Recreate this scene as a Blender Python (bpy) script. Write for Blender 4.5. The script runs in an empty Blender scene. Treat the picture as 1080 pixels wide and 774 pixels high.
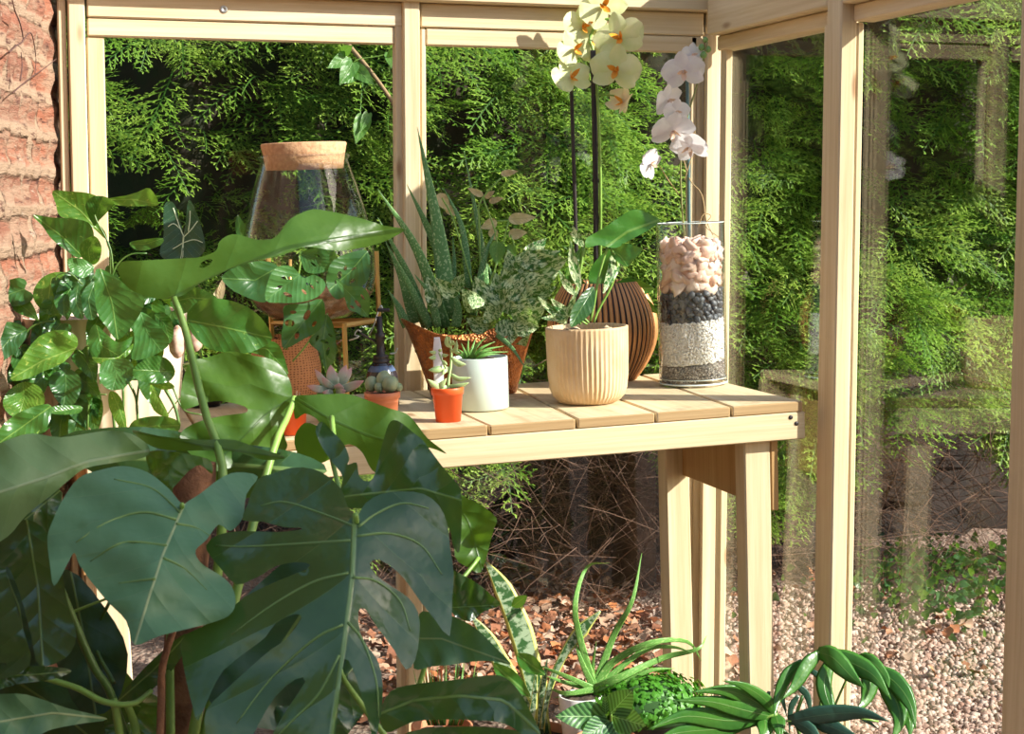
import bpy, bmesh, math, random
import numpy as np
from mathutils import Vector, Matrix, Euler
from mathutils.geometry import delaunay_2d_cdt

random.seed(7); RNG = np.random.default_rng(7)
S = bpy.context.scene
COL = S.collection
PI = math.pi
R = math.radians

# ------------------------------------------------------------------ camera
F = 1790.0; CX, CY = 540.0, 387.0; H = 1.275
PITCH = math.atan(172 / F); YAW = R(16.8)
FW = Vector((math.sin(YAW) * math.cos(PITCH), math.cos(YAW) * math.cos(PITCH), -math.sin(PITCH)))
RT = Vector((math.cos(YAW), -math.sin(YAW), 0))
UP = RT.cross(FW)
CAM = Vector((0, 0, H))

def ray(x, y):
    return FW + RT * ((x - CX) / F) + UP * ((CY - y) / F)
def at(x, y, d):                       # point seen at pixel (x, y), d metres in front of the camera
    return CAM + ray(x, y) * d
def on(x, y, n, p):                    # point seen at pixel (x, y) on a plane
    r = ray(x, y); return CAM + r * ((p - CAM).dot(n) / r.dot(n))
def depth_of(p): return (p - CAM).dot(FW)
def onY(x, y, Y): return on(x, y, Vector((0, 1, 0)), Vector((0, Y, 0)))
def onX(x, y, X): return on(x, y, Vector((1, 0, 0)), Vector((X, 0, 0)))
TILT = R(2.0)
BN = Vector((-math.sin(TILT), 0, math.cos(TILT)))
BP = at(848, 423, 3.4)                 # front right corner of the bench top
def onB(x, y): return on(x, y, BN, BP)

cam = bpy.data.cameras.new('camera'); camo = bpy.data.objects.new('camera', cam); COL.objects.link(camo)
camo.location = CAM
camo.rotation_euler = Matrix((RT, UP, -FW)).transposed().to_euler()
cam.sensor_width = 36; cam.lens = 36 * F / 1080
cam.clip_start = 0.05
cam.dof.use_dof = True; cam.dof.focus_distance = 3.5; cam.dof.aperture_fstop = 20
S.camera = camo

# ------------------------------------------------------------------ object helpers
MW = {}                                # world matrix of every top-level object
def tag(o, label=None, cat=None, group=None, kind=None):
    if label: o['label'] = label
    if cat: o['category'] = cat
    if group: o['group'] = group
    if kind: o['kind'] = kind
    return o
def thing(name, label, cat, loc=(0, 0, 0), rot=(0, 0, 0), group=None):
    o = bpy.data.objects.new(name, None); COL.objects.link(o)
    o.location = loc; o.rotation_euler = rot; o.empty_display_size = 0.02
    MW[o] = Matrix.Translation(Vector(loc)) @ Euler(rot).to_matrix().to_4x4()
    return tag(o, label, cat, group)
def ob(name, me, m, parent=None, smooth=True, loc=None, rot=None):
    o = bpy.data.objects.new(name, me); COL.objects.link(o)
    if m is not None and not me.materials: me.materials.append(m)
    if smooth:
        me.polygons.foreach_set('use_smooth', [True] * len(me.polygons))
    if parent: o.parent = parent
    if loc is not None: o.location = loc
    if rot is not None: o.rotation_euler = rot
    if parent is None: MW[o] = Matrix.Translation(o.location) @ o.rotation_euler.to_matrix().to_4x4()
    return o
def mesh(name, V, Fc, uv=None, mats=None, mi=None):
    me = bpy.data.meshes.new(name); me.from_pydata([tuple(v) for v in V], [], Fc)
    if uv is not None:
        l = me.uv_layers.new(name='UVMap')
        for lp in me.loops: l.data[lp.index].uv = uv[lp.vertex_index]
    if mats:
        for m in mats: me.materials.append(m)
        if mi: me.polygons.foreach_set('material_index', mi)
    me.update(); return me
def world_part(name, V, Fc, m, root=None, parent=None, uv=None, smooth=True):
    """a mesh given in world coordinates, parented under root (or a part of root)"""
    if root is None:
        c = sum((Vector(v) for v in V), Vector()) / len(V)
        V = [Vector(v) - c for v in V]
        return ob(name, mesh(name, V, Fc, uv), m, None, smooth, loc=c)
    inv = MW[root].inverted()
    return ob(name, mesh(name, [inv @ Vector(v) for v in V], Fc, uv), m, parent or root, smooth)

def lathe(prof, n=48, fn=None, close=False):
    V = []; Fc = []
    for (r, z) in prof:
        for k in range(n):
            a = 2 * PI * k / n; rr, zz = (r, z)
            if fn: rr, zz = fn(a, r, z)
            V.append((rr * math.cos(a), rr * math.sin(a), zz))
    for i in range(len(prof) - 1):
        for k in range(n):
            a, b = i * n + k, i * n + (k + 1) % n
            Fc.append((a, b, b + n, a + n))
    Fc.append(tuple(range(n - 1, -1, -1)))
    if close: Fc.append(tuple((len(prof) - 1) * n + k for k in range(n)))
    return V, Fc
def pot_prof(ro_b, ro_t, h, t=0.004, depth=None, rim=0):
    p = [(ro_b, 0), (ro_b + (ro_t - ro_b) * .5, h * .5), (ro_t, h - 0.001), (ro_t - .001, h)]
    if rim:
        p = [(ro_b, 0), (ro_b + (ro_t - ro_b) * .8, h - rim), (ro_t, h - rim + .001), (ro_t + .001, h - .001), (ro_t, h)]
    d = depth if depth else h * .9
    p += [(ro_t - t, h), (ro_t - t - .001, h - .002), (ro_b + (ro_t - ro_b) * (1 - d / h) - t, h - d)]
    return p
def disc(r, z, n=32, bump=.003):
    V = [(0, 0, z + bump)]
    Fc = []
    for j, f in enumerate((.5, 1)):
        for k in range(n):
            a = 2 * PI * k / n; V.append((r * f * math.cos(a), r * f * math.sin(a), z + random.uniform(0, bump) * (2 - j)))
    for k in range(n):
        b = (k + 1) % n
        Fc.append((0, 1 + k, 1 + b)); Fc.append((1 + k, 1 + n + k, 1 + n + b, 1 + b))
    return V, Fc
def part(name, VF, m, root, parent=None, smooth=True):
    return ob(name, mesh(name, VF[0], VF[1]), m, parent or root, smooth)

def bez(pts, n):
    """Catmull-Rom through world points"""
    P = [Vector(p) for p in pts]
    if len(P) == 2: return [P[0].lerp(P[1], i / n) for i in range(n + 1)]
    P = [P[0] * 2 - P[1]] + P + [P[-1] * 2 - P[-2]]
    out = []; seg = len(P) - 3
    for i in range(n + 1):
        s = i / n * seg; k = min(int(s), seg - 1); t = s - k
        a, b, c, d = P[k:k + 4]
        out.append(.5 * ((2 * b) + (c - a) * t + (2 * a - 5 * b + 4 * c - d) * t * t + (3 * b - a - 3 * c + d) * t ** 3))
    return out
def sweep(pts, radii, n=10, k=8, flat=1.0, up=None, cup=0.0):
    """tube along points; flat < 1 gives a strap, cup folds it into a channel"""
    C = bez(pts, n); V = []; Fc = []; uv = []
    up = up or Vector((0, -0.3, 1)); m = len(radii) - 1
    for i, c in enumerate(C):
        t = (C[min(i + 1, n)] - C[max(i - 1, 0)])
        t = t.normalized() if t.length > 1e-9 else Vector((0, 0, 1))
        s = t.cross(up)
        if s.length < 1e-4: s = t.cross(Vector((1, 0, 0)))
        s.normalize(); nn = s.cross(t)
        x = i / n * m; a = min(int(x), m - 1) if m else 0
        r = radii[a] + (radii[min(a + 1, m)] - radii[a]) * (x - a)
        for q in range(k):
            an = 2 * PI * q / k
            V.append(c + s * (r * math.cos(an)) + nn * (r * (flat * math.sin(an) + cup * math.cos(an) ** 2)))
            uv.append((i / n, .5 + .5 * math.cos(an)))
    for i in range(n):
        for q in range(k):
            a, b = i * k + q, i * k + (q + 1) % k
            Fc.append((a, b, b + k, a + k))
    Fc.append(tuple(range(k - 1, -1, -1))); Fc.append(tuple(n * k + q for q in range(k)))
    return V, Fc, uv
def merge(*VFs):
    V = []; Fc = []
    for v, f in VFs:
        o = len(V); V += list(v); Fc += [tuple(i + o for i in q) for q in f]
    return V, Fc
def boxVF(lo, hi):
    x0, y0, z0 = lo; x1, y1, z1 = hi
    V = [(x0, y0, z0), (x1, y0, z0), (x1, y1, z0), (x0, y1, z0), (x0, y0, z1), (x1, y0, z1), (x1, y1, z1), (x0, y1, z1)]
    return V, [(3, 2, 1, 0), (4, 5, 6, 7), (0, 1, 5, 4), (1, 2, 6, 5), (2, 3, 7, 6), (3, 0, 4, 7)]
def bevel_boxes(name, boxes, bev=.003):
    bm = bmesh.new()
    for lo, hi in boxes:
        V, Fc = boxVF(lo, hi); vs = [bm.verts.new(v) for v in V]
        for f in Fc: bm.faces.new([vs[i] for i in f])
    if bev: bmesh.ops.bevel(bm, geom=bm.edges[:], offset=bev, segments=1, affect='EDGES')
    me = bpy.data.meshes.new(name); bm.to_mesh(me); bm.free(); return me
def timber(name, lo, hi, m, parent=None, kind='structure', bev=.003):
    lo = Vector(lo); hi = Vector(hi)
    lo, hi = Vector(map(min, lo, hi)), Vector(map(max, lo, hi)); c = (lo + hi) / 2
    o = ob(name, bevel_boxes(name, [(lo - c, hi - c)], bev), m, parent, False, loc=c)
    if kind and not parent: o['kind'] = kind
    return o

# ------------------------------------------------------------------ materials
class NT:
    def __init__(s, name):
        s.m = bpy.data.materials.new(name); s.m.use_nodes = True; s.t = s.m.node_tree; s.t.nodes.clear()
        s.out = s.n('ShaderNodeOutputMaterial')
    def n(s, typ, **k):
        q = s.t.nodes.new(typ)
        for a, v in k.items(): setattr(q, a, v)
        return q
    def l(s, a, b): s.t.links.new(a, b)
    def put(s, sock, v):
        if hasattr(v, 'is_output'): s.l(v, sock)
        elif isinstance(v, (tuple, list)) and len(v) == 3 and sock.type == 'RGBA': sock.default_value = (*v, 1)
        else: sock.default_value = v
    def math(s, op, a, b=0.0, c=0.0, clamp=False):
        q = s.n('ShaderNodeMath', operation=op, use_clamp=clamp)
        for i, v in enumerate((a, b, c)): s.put(q.inputs[i], v)
        return q.outputs[0]
    def mix(s, f, a, b, blend='MIX'):
        q = s.n('ShaderNodeMix', data_type='RGBA', blend_type=blend)
        s.put(q.inputs[0], f); s.put(q.inputs[6], a); s.put(q.inputs[7], b); return q.outputs[2]
    def noise(s, vec, scale, det=4, rough=.55, dist=0):
        q = s.n('ShaderNodeTexNoise'); q.inputs['Scale'].default_value = scale; q.inputs['Detail'].default_value = det
        q.inputs['Roughness'].default_value = rough; q.inputs['Distortion'].default_value = dist
        if vec is not None: s.l(vec, q.inputs['Vector'])
        return q.outputs[0]
    def ramp(s, f, stops):
        q = s.n('ShaderNodeValToRGB'); s.put(q.inputs[0], f); e = q.color_ramp.elements
        while len(e) < len(stops): e.new(.5)
        for i, (p, c) in enumerate(stops):
            e[i].position = p; e[i].color = (*c, 1) if len(c) == 3 else c
        return q.outputs[0]
    def step(s, x, a, b):
        q = s.n('ShaderNodeMapRange', interpolation_type='SMOOTHSTEP'); s.put(q.inputs[0], x)
        q.inputs[1].default_value = a; q.inputs[2].default_value = b; return q.outputs[0]
    def obj(s): return s.n('ShaderNodeTexCoord').outputs['Object']
    def scaled(s, vec, sc, off=None):
        q = s.n('ShaderNodeMapping'); s.l(vec, q.inputs[0]); q.inputs['Scale'].default_value = sc
        if off is not None: s.l(off, q.inputs['Location'])
        return q.outputs[0]
    def bump(s, h, strength=.3, dist=.01):
        q = s.n('ShaderNodeBump'); q.inputs['Strength'].default_value = strength; q.inputs['Distance'].default_value = dist
        s.put(q.inputs['Height'], h); return q.outputs[0]
    def pbr(s, col, rough=.5, metal=0, bump=None, spec=.5, coat=0, sss=0):
        p = s.n('ShaderNodeBsdfPrincipled'); s.put(p.inputs['Base Color'], col); s.put(p.inputs['Roughness'], rough)
        p.inputs['Metallic'].default_value = metal; p.inputs['Specular IOR Level'].default_value = spec
        p.inputs['Coat Weight'].default_value = coat
        if sss:
            p.inputs['Subsurface Weight'].default_value = sss; p.inputs['Subsurface Radius'].default_value = (.01, .006, .004)
            p.inputs['Subsurface Scale'].default_value = 1
        if bump is not None: s.l(bump, p.inputs['Normal'])
        return p.outputs[0]
    def done(s, sh): s.l(sh, s.out.inputs[0]); return s.m

def wood(name, axis, c0, c1, c2, rough=.65, dirt=0):
    t = NT(name); o = t.obj(); oi = t.n('ShaderNodeObjectInfo')
    sc = [26, 26, 26]; sc[axis] = 1.3
    off = t.n('ShaderNodeVectorMath', operation='SCALE'); t.l(oi.outputs['Location'], off.inputs[0]); off.inputs['Scale'].default_value = 7.3
    v = t.scaled(o, sc, off.outputs[0])
    sc2 = [60, 60, 60]; sc2[axis] = 1.0
    g = t.noise(v, 1.0, 5, .6, .6); fine = t.noise(t.scaled(o, sc2, off.outputs[0]), 3, 4, .7)
    col = t.ramp(g, [(.32, c0), (.5, c1), (.68, c2)])
    col = t.mix(.35, col, t.ramp(fine, [(.3, c0), (.7, c2)]))
    # knots
    sk = [14, 14, 14]; sk[axis] = 4.2
    vo = t.n('ShaderNodeTexVoronoi'); t.l(t.scaled(o, sk, off.outputs[0]), vo.inputs[0]); vo.inputs['Scale'].default_value = .8
    kn = t.step(vo.outputs['Distance'], .13, .04)
    col = t.mix(t.math('MULTIPLY', kn, .75), col, (.25, .11, .04))
    if dirt:
        d = t.step(t.noise(o, 9, 6, .7), .52, .72)
        col = t.mix(t.math('MULTIPLY', d, dirt), col, (.16, .1, .055))
    return t.done(t.pbr(col, rough, bump=t.bump(fine, .15, .003), spec=.3))

PINE = ((.50, .37, .20), (.64, .51, .31), (.74, .63, .44))
PLK = ((.50, .37, .20), (.66, .52, .31), (.75, .62, .42))
BRN = ((.36, .20, .07), (.46, .28, .11), (.54, .35, .16))
W = {a: wood('pine_' + 'xyz'[a], a, *PINE) for a in range(3)}
ENDG = wood('plank_end_grain', 0, (.26, .16, .07), (.36, .23, .10), (.44, .30, .15))
WPL = wood('plank_pine', 1, *PLK, dirt=.55)
WBR = wood('shade_toned_pine', 2, *BRN)  # same pine in a darker brown, the rail's shade put into the colour

def simple(name, col, rough=.5, metal=0, spec=.5, nscale=0, namt=.2, col2=None, bump=0, bscale=60, sss=0, coat=0):
    t = NT(name); c = col; b = None
    if nscale:
        c = t.mix(t.step(t.noise(t.obj(), nscale, 5), .35, .65), col, col2 or tuple(x * (1 - namt) for x in col))
    if bump: b = t.bump(t.noise(t.obj(), bscale, 5), bump, .004)
    return t.done(t.pbr(c, rough, metal, b, spec, coat, sss))

def leafmat(name, c, c2, vein, nlat=9, slope=.9, vw=.012, lat=.35, rough=.33, trans=.35, tcol=None, var=None, vamt=.5, vsc=18, quilt=.5, band=None, edge=None, spec=.5):
    """UV.x runs along the midrib, UV.y - .5 is the distance from it over the leaf length"""
    t = NT(name); uv = t.n('ShaderNodeSeparateXYZ'); t.l(t.n('ShaderNodeTexCoord').outputs['UV'], uv.inputs[0])
    u = uv.outputs[0]; v = t.math('SUBTRACT', uv.outputs[1], .5); av = t.math('ABSOLUTE', v)
    o = t.obj(); ns = t.noise(o, 12, 4)
    col = t.mix(t.step(ns, .35, .65), c, c2)
    ph = t.math('MULTIPLY', t.math('SUBTRACT', u, t.math('MULTIPLY', t.math('POWER', av, .85), slope)), nlat)
    fr = t.math('ABSOLUTE', t.math('SUBTRACT', t.math('FRACT', ph), .5))          # 0.5 at a vein
    if var:
        nz = t.n('ShaderNodeCombineXYZ'); t.l(t.math('MULTIPLY', u, vsc * .5), nz.inputs[0]); t.l(t.math('MULTIPLY', v, vsc), nz.inputs[1])
        oi = t.n('ShaderNodeObjectInfo'); t.l(t.math('MULTIPLY', oi.outputs['Random'], 50), nz.inputs[2])
        q = t.noise(nz.outputs[0], 1.0, 6, .7, .7)
        col = t.mix(t.step(q, .72 - vamt * .35, .78 - vamt * .35), col, var)
    if band:
        col = t.mix(t.step(fr, .32, .2), col, band)
    if edge:
        col = t.mix(t.step(av, edge[1], edge[1] + .006), col, edge[0])
    mid = t.step(av, vw, vw * .35)
    latm = t.math('MULTIPLY', t.step(fr, .5 - vw * nlat * .12, .5), lat)
    col = t.mix(t.math('MAXIMUM', mid, latm), col, vein)
    wv = t.noise(o, 22, 3, .5)
    b = t.bump(t.math('ADD', t.math('ADD', t.math('MULTIPLY', t.math('MULTIPLY', fr, fr), -1.2 * quilt), t.math('MULTIPLY', mid, -.25)), t.math('MULTIPLY', wv, 1.2)), .32, .010)
    p = t.pbr(col, rough, bump=b, spec=spec)
    tr = t.n('ShaderNodeBsdfTranslucent')
    t.l(t.mix(.75, col, tcol or (.25, .5, .03)), tr.inputs[0])
    ms = t.n('ShaderNodeMixShader'); ms.inputs[0].default_value = trans
    t.l(p, ms.inputs[1]); t.l(tr.outputs[0], ms.inputs[2])
    return t.done(ms.outputs[0])

def thin_glass(name, tint=(.97, .985, .975), ior=1.5, rough=0.0):
    t = NT(name); tr = t.n('ShaderNodeBsdfTransparent'); t.put(tr.inputs[0], tint)
    gl = t.n('ShaderNodeBsdfGlossy'); gl.inputs['Roughness'].default_value = rough
    g = t.n('ShaderNodeNewGeometry'); dt = t.n('ShaderNodeVectorMath', operation='DOT_PRODUCT')
    t.l(g.outputs['Normal'], dt.inputs[0]); t.l(g.outputs['Incoming'], dt.inputs[1])
    r0 = ((ior - 1) / (ior + 1)) ** 2
    fr = t.math('ADD', t.math('MULTIPLY', t.math('POWER', t.math('SUBTRACT', 1.0, t.math('ABSOLUTE', dt.outputs['Value']), clamp=True), 5.0), 1 - r0), r0)
    ms = t.n('ShaderNodeMixShader'); t.l(fr, ms.inputs[0]); t.l(tr.outputs[0], ms.inputs[1]); t.l(gl.outputs[0], ms.inputs[2])
    return t.done(ms.outputs[0])
GLASS = thin_glass('window_glass'); VGLASS = thin_glass('vase_glass', (.985, .993, .99), 1.42)

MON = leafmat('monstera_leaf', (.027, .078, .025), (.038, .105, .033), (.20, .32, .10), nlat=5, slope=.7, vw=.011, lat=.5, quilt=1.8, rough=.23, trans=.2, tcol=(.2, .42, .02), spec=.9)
MOND = leafmat('monstera_shade_toned_leaf', (.016, .055, .022), (.022, .07, .026), (.12, .2, .06), nlat=6, slope=.7, vw=.012, lat=.3, rough=.35, trans=.05)  # darker copy of the monstera leaf, shade between the leaves put into its colour
MONL = leafmat('monstera_sheen_leaf', (.15, .27, .085), (.18, .30, .11), (.30, .40, .2), nlat=5, slope=.6, vw=.012, lat=.4, quilt=1.4, rough=.4, trans=.2, tcol=(.2, .42, .02))  # paler copy of the monstera leaf, its sheen put into the colour
MONT = leafmat('monstera_teal_leaf', (.085, .20, .09), (.11, .235, .11), (.34, .42, .2), nlat=5, slope=.6, vw=.012, lat=.35, quilt=1.2, rough=.42, trans=.15, tcol=(.2, .42, .02))
MONG = leafmat('monstera_green_leaf', (.04, .11, .012), (.06, .14, .017), (.025, .07, .01), nlat=4.5, slope=.7, vw=.012, lat=.8, quilt=1.4, rough=.38, trans=.4, tcol=(.2, .38, .02))
POTH = leafmat('pothos_leaf', (.03, .115, .02), (.055, .17, .03), (.16, .3, .06), nlat=9, slope=.8, lat=.2, rough=.28, trans=.3, var=(.34, .5, .1), vamt=.25, vsc=22)
POTHL = leafmat('pothos_lime_leaf', (.12, .26, .03), (.07, .2, .03), (.25, .4, .08), nlat=9, slope=.8, lat=.2, rough=.3, trans=.4, var=(.4, .5, .1), vamt=.4, vsc=22)
FRY = leafmat('velvet_arrow_leaf', (.012, .05, .022), (.016, .06, .028), (.55, .7, .45), nlat=4, slope=.9, vw=.016, lat=.8, rough=.45, trans=.15)
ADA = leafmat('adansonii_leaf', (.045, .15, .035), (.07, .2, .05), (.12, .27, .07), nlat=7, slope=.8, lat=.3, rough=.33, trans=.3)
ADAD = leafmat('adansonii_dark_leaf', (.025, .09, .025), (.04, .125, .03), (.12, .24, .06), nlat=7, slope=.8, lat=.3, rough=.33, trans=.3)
VARI = leafmat('marbled_leaf', (.025, .13, .02), (.045, .17, .03), (.3, .45, .2), nlat=8, slope=.8, lat=.3, rough=.4, trans=.3, var=(.72, .82, .46), vamt=.72, vsc=13)
PALE = leafmat('pale_cream_leaf', (.78, .70, .38), (.68, .52, .3), (.5, .42, .2), nlat=8, lat=.1, rough=.5, trans=.35, tcol=(.7, .55, .25))
CALA = leafmat('prayer_plant_leaf', (.10, .27, .08), (.13, .3, .1), (.3, .5, .2), nlat=8, slope=.7, lat=0, rough=.4, trans=.25, band=(.025, .09, .03))
PHIL = leafmat('philodendron_leaf', (.045, .17, .025), (.075, .23, .03), (.16, .3, .06), nlat=10, slope=.8, lat=.0, quilt=0., vw=.03, rough=.3, trans=.28)
PHIB = leafmat('philodendron_blue_leaf', (.03, .085, .055), (.04, .11, .07), (.15, .25, .12), nlat=10, slope=.8, lat=.0, quilt=0., rough=.35, trans=.15)
IVY = leafmat('ivy_leaf', (.12, .28, .06), (.18, .36, .08), (.35, .5, .2), nlat=4, lat=.3, rough=.4, trans=.4)
MOSSL = leafmat('tiny_leaf', (.06, .24, .02), (.10, .32, .03), (.1, .3, .03), nlat=3, lat=0, rough=.45, trans=.35)
SUCC = simple('pale_succulent', (.34, .5, .2), .45, nscale=25, col2=(.45, .58, .26), sss=.2)

STEM = simple('petiole_green', (.17, .32, .05), .4, nscale=20, col2=(.24, .4, .08))
MVEIN = simple('leaf_vein', (.15, .26, .07), .45)
STEMD = simple('dark_stem', (.05, .13, .02), .4, nscale=20, col2=(.09, .17, .03))
SOIL = simple('potting_soil', (.035, .022, .014), .95, nscale=60, col2=(.09, .06, .04), bump=1, bscale=90)
BARK = simple('bark', (.13, .075, .05), .9, nscale=14, col2=(.06, .035, .025), bump=1, bscale=30)
TWIG = simple('dead_twig', (.15, .08, .05), .9, nscale=6, col2=(.11, .06, .04))
COIR = simple('coir', (.34, .16, .08), .95, nscale=30, col2=(.2, .09, .045), bump=1, bscale=120)

def uvsplit(t):
    uv = t.n('ShaderNodeSeparateXYZ'); t.l(t.n('ShaderNodeTexCoord').outputs['UV'], uv.inputs[0]); return uv.outputs[0], uv.outputs[1]
def aloe_mat(name, c, spots, sc=70):
    t = NT(name); u, v = uvsplit(t)
    cv = t.n('ShaderNodeCombineXYZ'); t.l(t.math('MULTIPLY', u, sc), cv.inputs[0]); t.l(t.math('MULTIPLY', v, 7), cv.inputs[1])
    oi = t.n('ShaderNodeObjectInfo'); t.l(t.math('MULTIPLY', oi.outputs['Random'], 40), cv.inputs[2])
    q = t.noise(cv.outputs[0], 1, 2, .5); col = t.mix(t.step(q, .56, .64), c, spots)
    return t.done(t.pbr(col, .42, spec=.4, sss=.1))
ALOE = aloe_mat('aloe_leaf', (.10, .24, .07), (.36, .5, .24))
ALOEG = aloe_mat('slim_aloe_leaf', (.13, .31, .06), (.3, .48, .14), 40)
def snake_mat():
    t = NT('snake_plant_leaf'); u, v = uvsplit(t)
    a = t.math('ABSOLUTE', t.math('SUBTRACT', v, .5))
    cv = t.n('ShaderNodeCombineXYZ'); t.l(t.math('MULTIPLY', u, 26), cv.inputs[0]); t.l(t.math('MULTIPLY', v, 2.2), cv.inputs[1])
    q = t.noise(cv.outputs[0], 1, 4, .6, .4); col = t.mix(t.step(q, .45, .57), (.05, .14, .04), (.42, .54, .34))
    col = t.mix(t.step(a, .34, .37), col, (.62, .62, .16))
    return t.done(t.pbr(col, .4, spec=.4))
SNAKE = snake_mat()

def petal_mat(name, c, c2):
    t = NT(name); col = t.mix(t.step(t.noise(t.obj(), 40, 3), .3, .7), c, c2)
    p = t.pbr(col, .5, spec=.3); tr = t.n('ShaderNodeBsdfTranslucent'); t.l(col, tr.inputs[0])
    ms = t.n('ShaderNodeMixShader'); ms.inputs[0].default_value = .4; t.l(p, ms.inputs[1]); t.l(tr.outputs[0], ms.inputs[2])
    return t.done(ms.outputs[0])
CREAMP = petal_mat('cream_petal', (.82, .84, .5), (.74, .8, .4)); WHITEP = petal_mat('white_petal', (.88, .86, .86), (.82, .78, .8))
PEACHP = petal_mat('peach_petal', (.85, .72, .5), (.8, .78, .48))
LIPO = simple('orange_lip', (.75, .33, .03), .5); LIPW = simple('pale_lip', (.8, .6, .45), .5)

# ------------------------------------------------------------------ leaves traced at their own distance
def smooth_poly(pts, per=4):
    n = len(pts); out = []
    for i in range(n):
        a, b, c, d = (np.array(pts[(i + k - 1) % n], float) for k in range(4))
        for s in range(per):
            t = s / per
            out.append(.5 * ((2 * b) + (c - a) * t + (2 * a - 5 * b + 4 * c - d) * t * t + (3 * b - a - 3 * c + d) * t ** 3))
    return out
def leaf(root, m, outline, mid, d0, d1, fold=0., lat=0., curl=0., holes=(), per=4, step=None, rip=0., und=.03, veins=(), parent=None, name='leaf', label=None):
    """outline and midrib (base to tip) in pixels; d0, d1 distance at base and tip; fold / lat in metres of depth per metre sideways"""
    pl = smooth_poly(outline, per); A = np.array(pl)
    mp = np.array(mid, float); seg = np.linalg.norm(np.diff(mp, axis=0), axis=1); L = seg.sum(); cum = np.concatenate([[0], np.cumsum(seg)])
    step = step or max(4.0, L / 16)
    def uvof(p):
        best = None
        for i in range(len(mp) - 1):
            e = (mp[i + 1] - mp[i]) / seg[i]; w = p - mp[i]; s = w @ e
            lo = -1e9 if i == 0 else 0; hi = 1e9 if i == len(mp) - 2 else seg[i]
            s = min(max(s, lo), hi); q = mp[i] + e * s; d = np.linalg.norm(p - q)
            if best is None or d < best[0]:
                best = (d, (cum[i] + s) / L, (e[0] * w[1] - e[1] * w[0]))
        return best[1], math.copysign(best[0], best[2]) / L
    verts = [Vector(p) for p in pl]; edges = []; faces = [list(range(len(pl)))]
    hp = []
    for h in holes:
        hh = smooth_poly(h, 3) if not isinstance(h[0], (int, float)) else [(h[0] + h[2] * math.cos(a) * math.cos(h[4] if len(h) > 4 else 0) - h[3] * math.sin(a) * math.sin(h[4] if len(h) > 4 else 0), h[1] + h[2] * math.cos(a) * math.sin(h[4] if len(h) > 4 else 0) + h[3] * math.sin(a) * math.cos(h[4] if len(h) > 4 else 0)) for a in np.linspace(0, 2 * PI, 9)[:-1]]
        o = len(verts); verts += [Vector(p) for p in hh]; faces.append([o + i for i in range(len(hh))]); hp.append(np.array(hh))
    lo, hi = A.min(0), A.max(0)
    def inside(p, Q):
        x, y = p; xs, ys = Q[:, 0], Q[:, 1]; xj, yj = np.roll(xs, 1), np.roll(ys, 1)
        c = ((ys > y) != (yj > y)) & (x < (xj - xs) * (y - ys) / (yj - ys + 1e-12) + xs)
        return c.sum() % 2 == 1
    gy = np.arange(lo[1] + step * .5, hi[1], step)
    for j, y in enumerate(gy):
        for x in np.arange(lo[0] + step * (.5 if j % 2 else .1), hi[0], step):
            p = np.array((x, y))
            if not inside(p, A) or np.min(np.linalg.norm(A - p, axis=1)) < step * .45: continue
            if any(inside(p, q) or np.min(np.linalg.norm(q - p, axis=1)) < step * .35 for q in hp): continue
            verts.append(Vector(p))
    r = delaunay_2d_cdt(verts, edges, faces, 1, 1e-4)
    V = []; uv = []; dm = (d0 + d1) / 2; mpp = dm / F; ph = random.uniform(0, 6.3); amp = und * L * mpp
    def dep(q):
        u, v = uvof(np.array(q, float)); uc = min(max(u, -.4), 1.3); vm = v * L * mpp
        d = d0 + (d1 - d0) * uc + fold * abs(vm) + lat * vm + curl * (uc - .5) ** 2 + rip * math.sin(uc * 19 + (3 if v > 0 else 0)) * min(1, abs(v) * 6)
        d += amp * (math.sin(u * 6.5 + ph) * math.cos(v * 8 + ph * 2) + .5 * math.sin(u * 13 - v * 11 + ph))
        return d, u, v
    for p in r[0]:
        d, u, v = dep(p); V.append(at(p[0], p[1], d)); uv.append((u, v + .5))
    fcs = [f for f in r[2]]
    if hp:
        fcs = [f for f in fcs if not any(inside(np.mean([np.array(r[0][i]) for i in f], axis=0), q) for q in hp)]
    o = world_part(name, V, fcs, m, root, parent, uv)
    if label: o['label'] = label
    for vp in veins:                    # raised side veins lying on the blade
        n_ = 14; P2 = bez([(x, y, 0) for x, y in vp], n_); P3 = [at(q.x, q.y, dep((q.x, q.y))[0] - .0006) for q in P2]
        w_ = 1.6 * dm / F; vv, ff, uu = sweep(P3, [w_, w_ * .8, w_ * .35], n_, 6, up=-FW, flat=.6); world_part('vein', vv, ff, MVEIN, root, o, uu)
    return o
def sc(pts, ox, oy, s): return [(ox + x / s, oy + y / s) for x, y in pts]
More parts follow.
